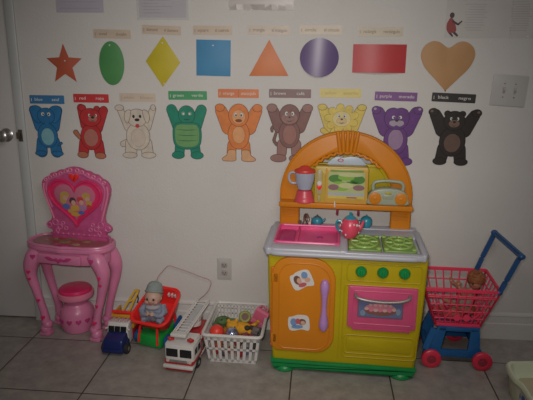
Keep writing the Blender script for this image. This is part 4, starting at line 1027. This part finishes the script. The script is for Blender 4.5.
# ------------------------------------------------------------------ shopping cart
ct = thing('toy_shopping_cart', 'red basket toy shopping cart with blue frame and push handle', 'toy shopping cart', (.745, -.185, 0), -2)
b = MB()
zb, zt = .205, .400
xb0, xb1, yb = -.100, .110, .095
xt0, xt1, yt = -.168, .176, .135
def gridwall(BL, BR, TL, TR, n, m, r=.0036):
    BL, BR, TL, TR = map(Vector, (BL, BR, TL, TR))
    def P(u, v): return (BL*(1-u)+BR*u)*(1-v)+(TL*(1-u)+TR*u)*v
    for i in range(n+1): b.tube([P(i/n, 0), P(i/n, 1)], r if 0 < i < n else r*1.6, 0, seg=6)
    for j in range(1, m): b.tube([P(0, j/m), P(1, j/m)], r, 0, seg=6)
fl_, fr2, bl_, br_ = (xb0, -yb, zb), (xb1, -yb, zb), (xb0, yb, zb), (xb1, yb, zb)
Tfl, Tfr, Tbl, Tbr = (xt0, -yt, zt), (xt1, -yt, zt), (xt0, yt, zt+.006), (xt1, yt, zt+.006)
gridwall(fl_, fr2, Tfl, Tfr, 9, 5); gridwall(bl_, br_, Tbl, Tbr, 8, 4); gridwall(fl_, bl_, Tfl, Tbl, 6, 4); gridwall(fr2, br_, Tfr, Tbr, 6, 4)
for i in range(9): b.tube([(xb0+(xb1-xb0)*i/8, -yb, zb), (xb0+(xb1-xb0)*i/8, yb, zb)], .0036, 0, seg=6)
for j in range(7): b.tube([(xb0, -yb+2*yb*j/6, zb), (xb1, -yb+2*yb*j/6, zb)], .0036, 0, seg=6)
for a_, c_ in ((Tfl, Tfr), (Tfr, Tbr), (Tbr, Tbl), (Tbl, Tfl)): b.beam(a_, c_, .012, .016, 0, (0, 0, 1), .003)
for a_, c_ in ((fl_, fr2), (fr2, br_), (br_, bl_), (bl_, fl_)): b.beam(a_, c_, .010, .018, 0, (0, 0, 1), .003)
# folded-down child seat flap lines
b.tube([(xt0+.01, -yt+.006, zt-.03), (xt1-.01, -yt+.006, zt-.03)], .004, 0, seg=6)
for q in range(4):
    x = -.05+q*.045
    b.prism(circ(x, .250, .017, .017, 16), -.110, -.105, 0, 0) if q in (1, 2) else b.tube([(x-.012, -.110, .25), (x+.012, -.112, .28)], .004, 0, seg=6)
b.build('basket', CARTP, ct)
b = MB()
for s in (-1, 1):
    y = s*.108
    b.prism([(-.150, .045), (-.150, .075), (-.120, .10), (-.092, .215), (-.060, .222), (.120, .222), (.118, .10), (.130, .070), (.128, .045), (-.02, .038)][::-1] if False else
            [(-.155, .042), (-.150, .080), (-.128, .100), (-.090, .202), (-.048, .202), (-.070, .080), (.058, .080), (.066, .202), (.106, .202), (.116, .095), (.134, .070), (.130, .042)][::-1], y-.008, y+.008, .003, 0)
    b.box((.008, y, .190), (.19, .016, .022), .004)
b.box((-.125, 0, .062), (.030, .22, .026), .006).box((.112, 0, .062), (.026, .22, .024), .006).box((.008, 0, .196), (.18, .20, .010), .003)
b.beam((-.110, -.11, .19), (-.150, -.14, .09), .03, .016, 0, (0, 1, 0), .003)
b.build('frame', mat('cart_blue_plastic', (.012, .10, .28), .38, .5, .1), ct)
for (x, y) in ((.122, -.150), (-.118, -.150), (.05, .135), (-.118, .135)):
    wv = wheel('wheel', ct, (x, y, .047), .047, .026, mat('wheel_red', (.68, .03, .07), .35), mat('wheel_hub', (.30, .03, .05), .4), (0, -1 if y < 0 else 1, 0))
b = MB()
pts_n = [(.170, -.128, .395), (.195, -.125, .455), (.244, -.118, .572)]
pts_f = [(.122, .120, .410), (.145, .122, .48), (.190, .122, .605)]
for pp in (pts_n, pts_f):
    for a_, c_ in zip(pp, pp[1:]): b.beam(a_, c_, .022, .018, 0, (0, 1, 0), .004)
b.beam((.250, -.130, .582), (.194, .132, .612), .026, .024, 0, (0, 0, 1), .006)
b.ell((.250, -.130, .581), (.017, .014, .014), 0).ell((.194, .130, .612), (.017, .014, .014), 0).ell((.170, -.130, .398), (.015, .013, .013), 0)
b.build('push_handle', mat('handle_blue', (.02, .085, .24), .35), ct)

# dolls in the cart
CM = Matrix.Translation((.745, -.185, 0)) @ Matrix.Rotation(math.radians(-2), 4, 'Z')
def cpos(x, y, z): return tuple(CM @ Vector((x, y, z)))
d1 = thing('brown_haired_doll', 'brown-haired doll lying back in the cart, head at right', 'doll', cpos(.047, .0, .230), 8)
def skinned(verts, edges, radii, name, m, parent, lvl=2):
    me = bpy.data.meshes.new(name); me.from_pydata(verts, edges, [])
    o = bpy.data.objects.new(name, me); COL.objects.link(o)
    o.modifiers.new('s', 'SKIN'); sd = o.modifiers.new('u', 'SUBSURF'); sd.levels = lvl; sd.render_levels = lvl
    bpy.context.view_layer.objects.active = o
    if not me.skin_vertices: 
        bpy.ops.object.select_all(action='DESELECT') if False else None
    sk = me.skin_vertices[0].data if me.skin_vertices else None
    if sk:
        for i, r in enumerate(radii): sk[i].radius = (r, r) if not hasattr(r, '__len__') else r
        sk[0].use_root = True
    bpy.context.view_layer.update()
    dg = bpy.context.evaluated_depsgraph_get()
    nm = bpy.data.meshes.new_from_object(o.evaluated_get(dg))
    o.modifiers.clear(); o.data = nm; nm.name = name; bpy.data.meshes.remove(me)
    nm.materials.clear(); nm.materials.append(m)
    nm.polygons.foreach_set('use_smooth', [True]*len(nm.polygons))
    o.parent = parent; return o
V = [(0, 0, .020), (.012, .0, .060), (.022, .0, .095), (.030, .0, .118), (.036, 0, .135),
     (-.012, -.030, .100), (-.035, -.040, .125), (-.052, -.036, .160),
     (-.006, .034, .105), (-.034, .040, .135), (-.062, .030, .150),
     (-.020, -.022, .012), (-.065, -.030, .030), (-.105, -.032, .010),
     (-.020, .022, .012), (-.060, .034, .040), (-.098, .040, .060)]
E_ = [(0, 1), (1, 2), (2, 3), (3, 4), (2, 5), (5, 6), (6, 7), (2, 8), (8, 9), (9, 10), (0, 11), (11, 12), (12, 13), (0, 14), (14, 15), (15, 16)]
R_ = [.026, .026, .028, .014, .013, .014, .011, .008, .014, .011, .008, .019, .015, .010, .019, .015, .010]
skinned(V, E_, R_, 'body', SKINB, d1)
for (hx, hy, hz_, sx) in ((-.052, -.036, .163, -1), (-.062, .030, .153, -1)):
    b = MB().ell((hx, hy, hz_+.003), (.009, .007, .010), 0, seg=12)
    for f in range(4): b.tube([(hx-.006+f*.004, hy, hz_+.010), (hx-.010+f*.005, hy-.002, hz_+.024-(f == 3)*.004)], [.003, .0024], 0, seg=6)
    b.tube([(hx+.007, hy, hz_+.002), (hx+.014, hy-.003, hz_+.010)], [.003, .0024], 0, seg=6)
    b.build('hand', SKINB, d1)
b = MB().ell((.046, -.004, .163), (.034, .034, .036), 0, seg=24).ell((.030, -.034, .158), (.006, .006, .005), 0, seg=10)
for q in (-1, 1): b.ell((.030+q*.013+.003, -.031+q*.004, .166), (.005, .004, .005), 1, seg=10)
b.tube([(.022, -.031, .146), (.032, -.034, .144), (.042, -.033, .146)], .002, 2, seg=6)
b.build('head', [SKINB, DARK, mat('lip_red', (.45, .08, .07))], d1)
b = MB().ell((.050, .000, .176), (.044, .040, .040), 0, seg=26)
for i in range(30):
    a = random.uniform(0, 2*PI); p_ = random.uniform(.1, 1.2)
    b.ell((.050+.040*math.cos(a)*math.sin(p_), .037*math.sin(a)*math.sin(p_), .178+.036*math.cos(p_)), .010, 0, seg=8)
b.build('hair', HAIRB, d1)
MB().ell((.008, 0, .055), (.034, .036, .046), 0, Matrix.Rotation(.25, 4, 'Y')).build('dress', mat('doll_pale_dress', (.42, .27, .24), .8, .2, .2, 50), d1)
d2 = thing('bare_doll', 'second bare reddish doll lying across the cart bottom', 'doll', cpos(-.025, -.040, .232), 12)
V2 = [(0, 0, .0), (.03, .0, .004), (.056, .0, .008), (.070, .0, .012), (.080, 0, .014), (.050, -.026, .02), (.028, -.034, .045), (.012, -.03, .065), (.050, .028, .016), (.070, .04, .03), (.085, .04, .05), (-.018, -.016, 0), (-.045, -.020, .034), (-.066, -.018, .070), (-.018, .016, 0), (-.05, .018, .012), (-.078, .020, .034)]
skinned(V2, E_, [.020, .018, .020, .010, .010, .010, .008, .006, .010, .008, .006, .014, .012, .008, .014, .012, .008], 'body', mat('red_doll_skin', (.48, .13, .10), .45), d2)
b = MB().ell((.102, 0, .018), (.026, .024, .025), 0, seg=20).ell((.108, .002, .024), (.025, .025, .024), 1, seg=20).ell((.104, -.026, .014), (.004, .004, .004), 0, seg=8)
for q in (-1, 1): b.ell((.102+q*.009, -.023, .020), .003, 2, seg=8)
b.build('head', [MATS['red_doll_skin'], HAIRB, DARK], d2)

# ------------------------------------------------------------------ pale green toy at the right edge
pt = thing('toy_step_seat', 'pale green plastic toddler seat cut off by the right edge', 'toddler seat', (.965, -.455, 0), 0)
ol_ = [(0, .0), (.15, .012), (.30, .0), (.33, -.05), (.33, -.42), (.29, -.46), (.15, -.47), (.0, -.46), (-.034, -.43), (-.036, -.32), (-.037, -.20), (-.050, -.15), (-.054, -.09), (-.046, -.03), (-.025, -.003)]
sp = spline([(x, y) for x, y in ol_], 5)
cx_, cy_ = .14, -.22
def sc_(q, dz=0): return [(cx_+(x-cx_)*q, cy_+(y-cy_)*q, dz) for x, y in sp]
b = MB()
loft([sc_(.80, .008), sc_(.88, .0), sc_(.895, .012), sc_(.945, .098), sc_(1.0, .105), sc_(1.0, .118), sc_(.97, .126), sc_(.92, .124), sc_(.90, .112), sc_(.88, .080), sc_(.84, .066)], 0, b)
b.build('tray_body', CREAM, pt)
b = MB().prism([(p[0], p[1]) for p in sc_(.76)], .064, .072, .002, 0, 'z')
b.build('tray_inlay', mat('sand_plastic', (.50, .44, .30), .5), pt)
b = MB()
for (x, z, rx, rz_, mi) in ((-.33, .062, .050, .030, 0), (-.345, .064, .026, .018, 1), (-.30, .060, .020, .014, 2), (-.38, .05, .02, .014, 3)):
    b.prism(circ(x+.125, z+.002, rx*.9, rz_*.9, 20), -.0285-mi*.0004, -.012, 0, mi, 'x')
b.build('picture_sticker', [WHITE, mat('sticker_cobalt', (.05, .14, .45), .4), mat('sticker_sky', (.22, .36, .50), .4), RED], pt)

# ------------------------------------------------------------------ light and camera
PA, PF, SS, PW = 27, 132, 62, .02
def area(name, loc, size, power, target, col=(1, .95, .9), sy=None):
    l = bpy.data.lights.new(name, 'AREA'); l.energy = power; l.color = col; l.shape = 'RECTANGLE'; l.size = size; l.size_y = sy or size
    o = bpy.data.objects.new(name, l); COL.objects.link(o); o.location = loc
    o.rotation_euler = (Vector(target)-Vector(loc)).to_track_quat('-Z', 'Y').to_euler(); return o
area('ceiling_panel_light', (.3, -1.9, 2.46), 1.6, PA, (.3, -.9, .0), (1, .97, .94))
fl2 = bpy.data.lights.new('camera_flash', 'SPOT'); fl2.energy = PF; fl2.shadow_soft_size = .05; fl2.spot_size = math.radians(SS); fl2.spot_blend = 1; fl2.color = (1, .93, .86)
fo = bpy.data.objects.new('camera_flash', fl2); COL.objects.link(fo); fo.location = (-.05, -2.86, 1.58)
fo.rotation_euler = (Vector((-.27, 0, .88))-fo.location).to_track_quat('-Z', 'Y').to_euler()
w = bpy.data.worlds.new('World'); scene.world = w; w.use_nodes = True
w.node_tree.nodes['Background'].inputs[0].default_value = (.8, .85, 1, 1); w.node_tree.nodes['Background'].inputs[1].default_value = PW

cam = bpy.data.cameras.new('Camera'); co = bpy.data.objects.new('Camera', cam); COL.objects.link(co)
cam.sensor_width = 36; cam.sensor_fit = 'HORIZONTAL'; cam.lens = 575/533*36; cam.clip_start = .05
r = Vector((.99723589, .07397393, .00695998)); u = Vector((-.0256491, .25482437, .96664713)); f = Vector((-.06973311, .96415372, -.25601737))
M = Matrix.Identity(4)
for i in range(3): M[i][0] = r[i]; M[i][1] = u[i]; M[i][2] = -f[i]
M.translation = Vector((0, -2.8857, 1.5))
co.matrix_world = M; scene.camera = co
vs = scene.view_settings; vs.view_transform = 'Standard'; vs.look = 'None'; vs.gamma = 1; vs.use_curve_mapping = False
vs.exposure = 0
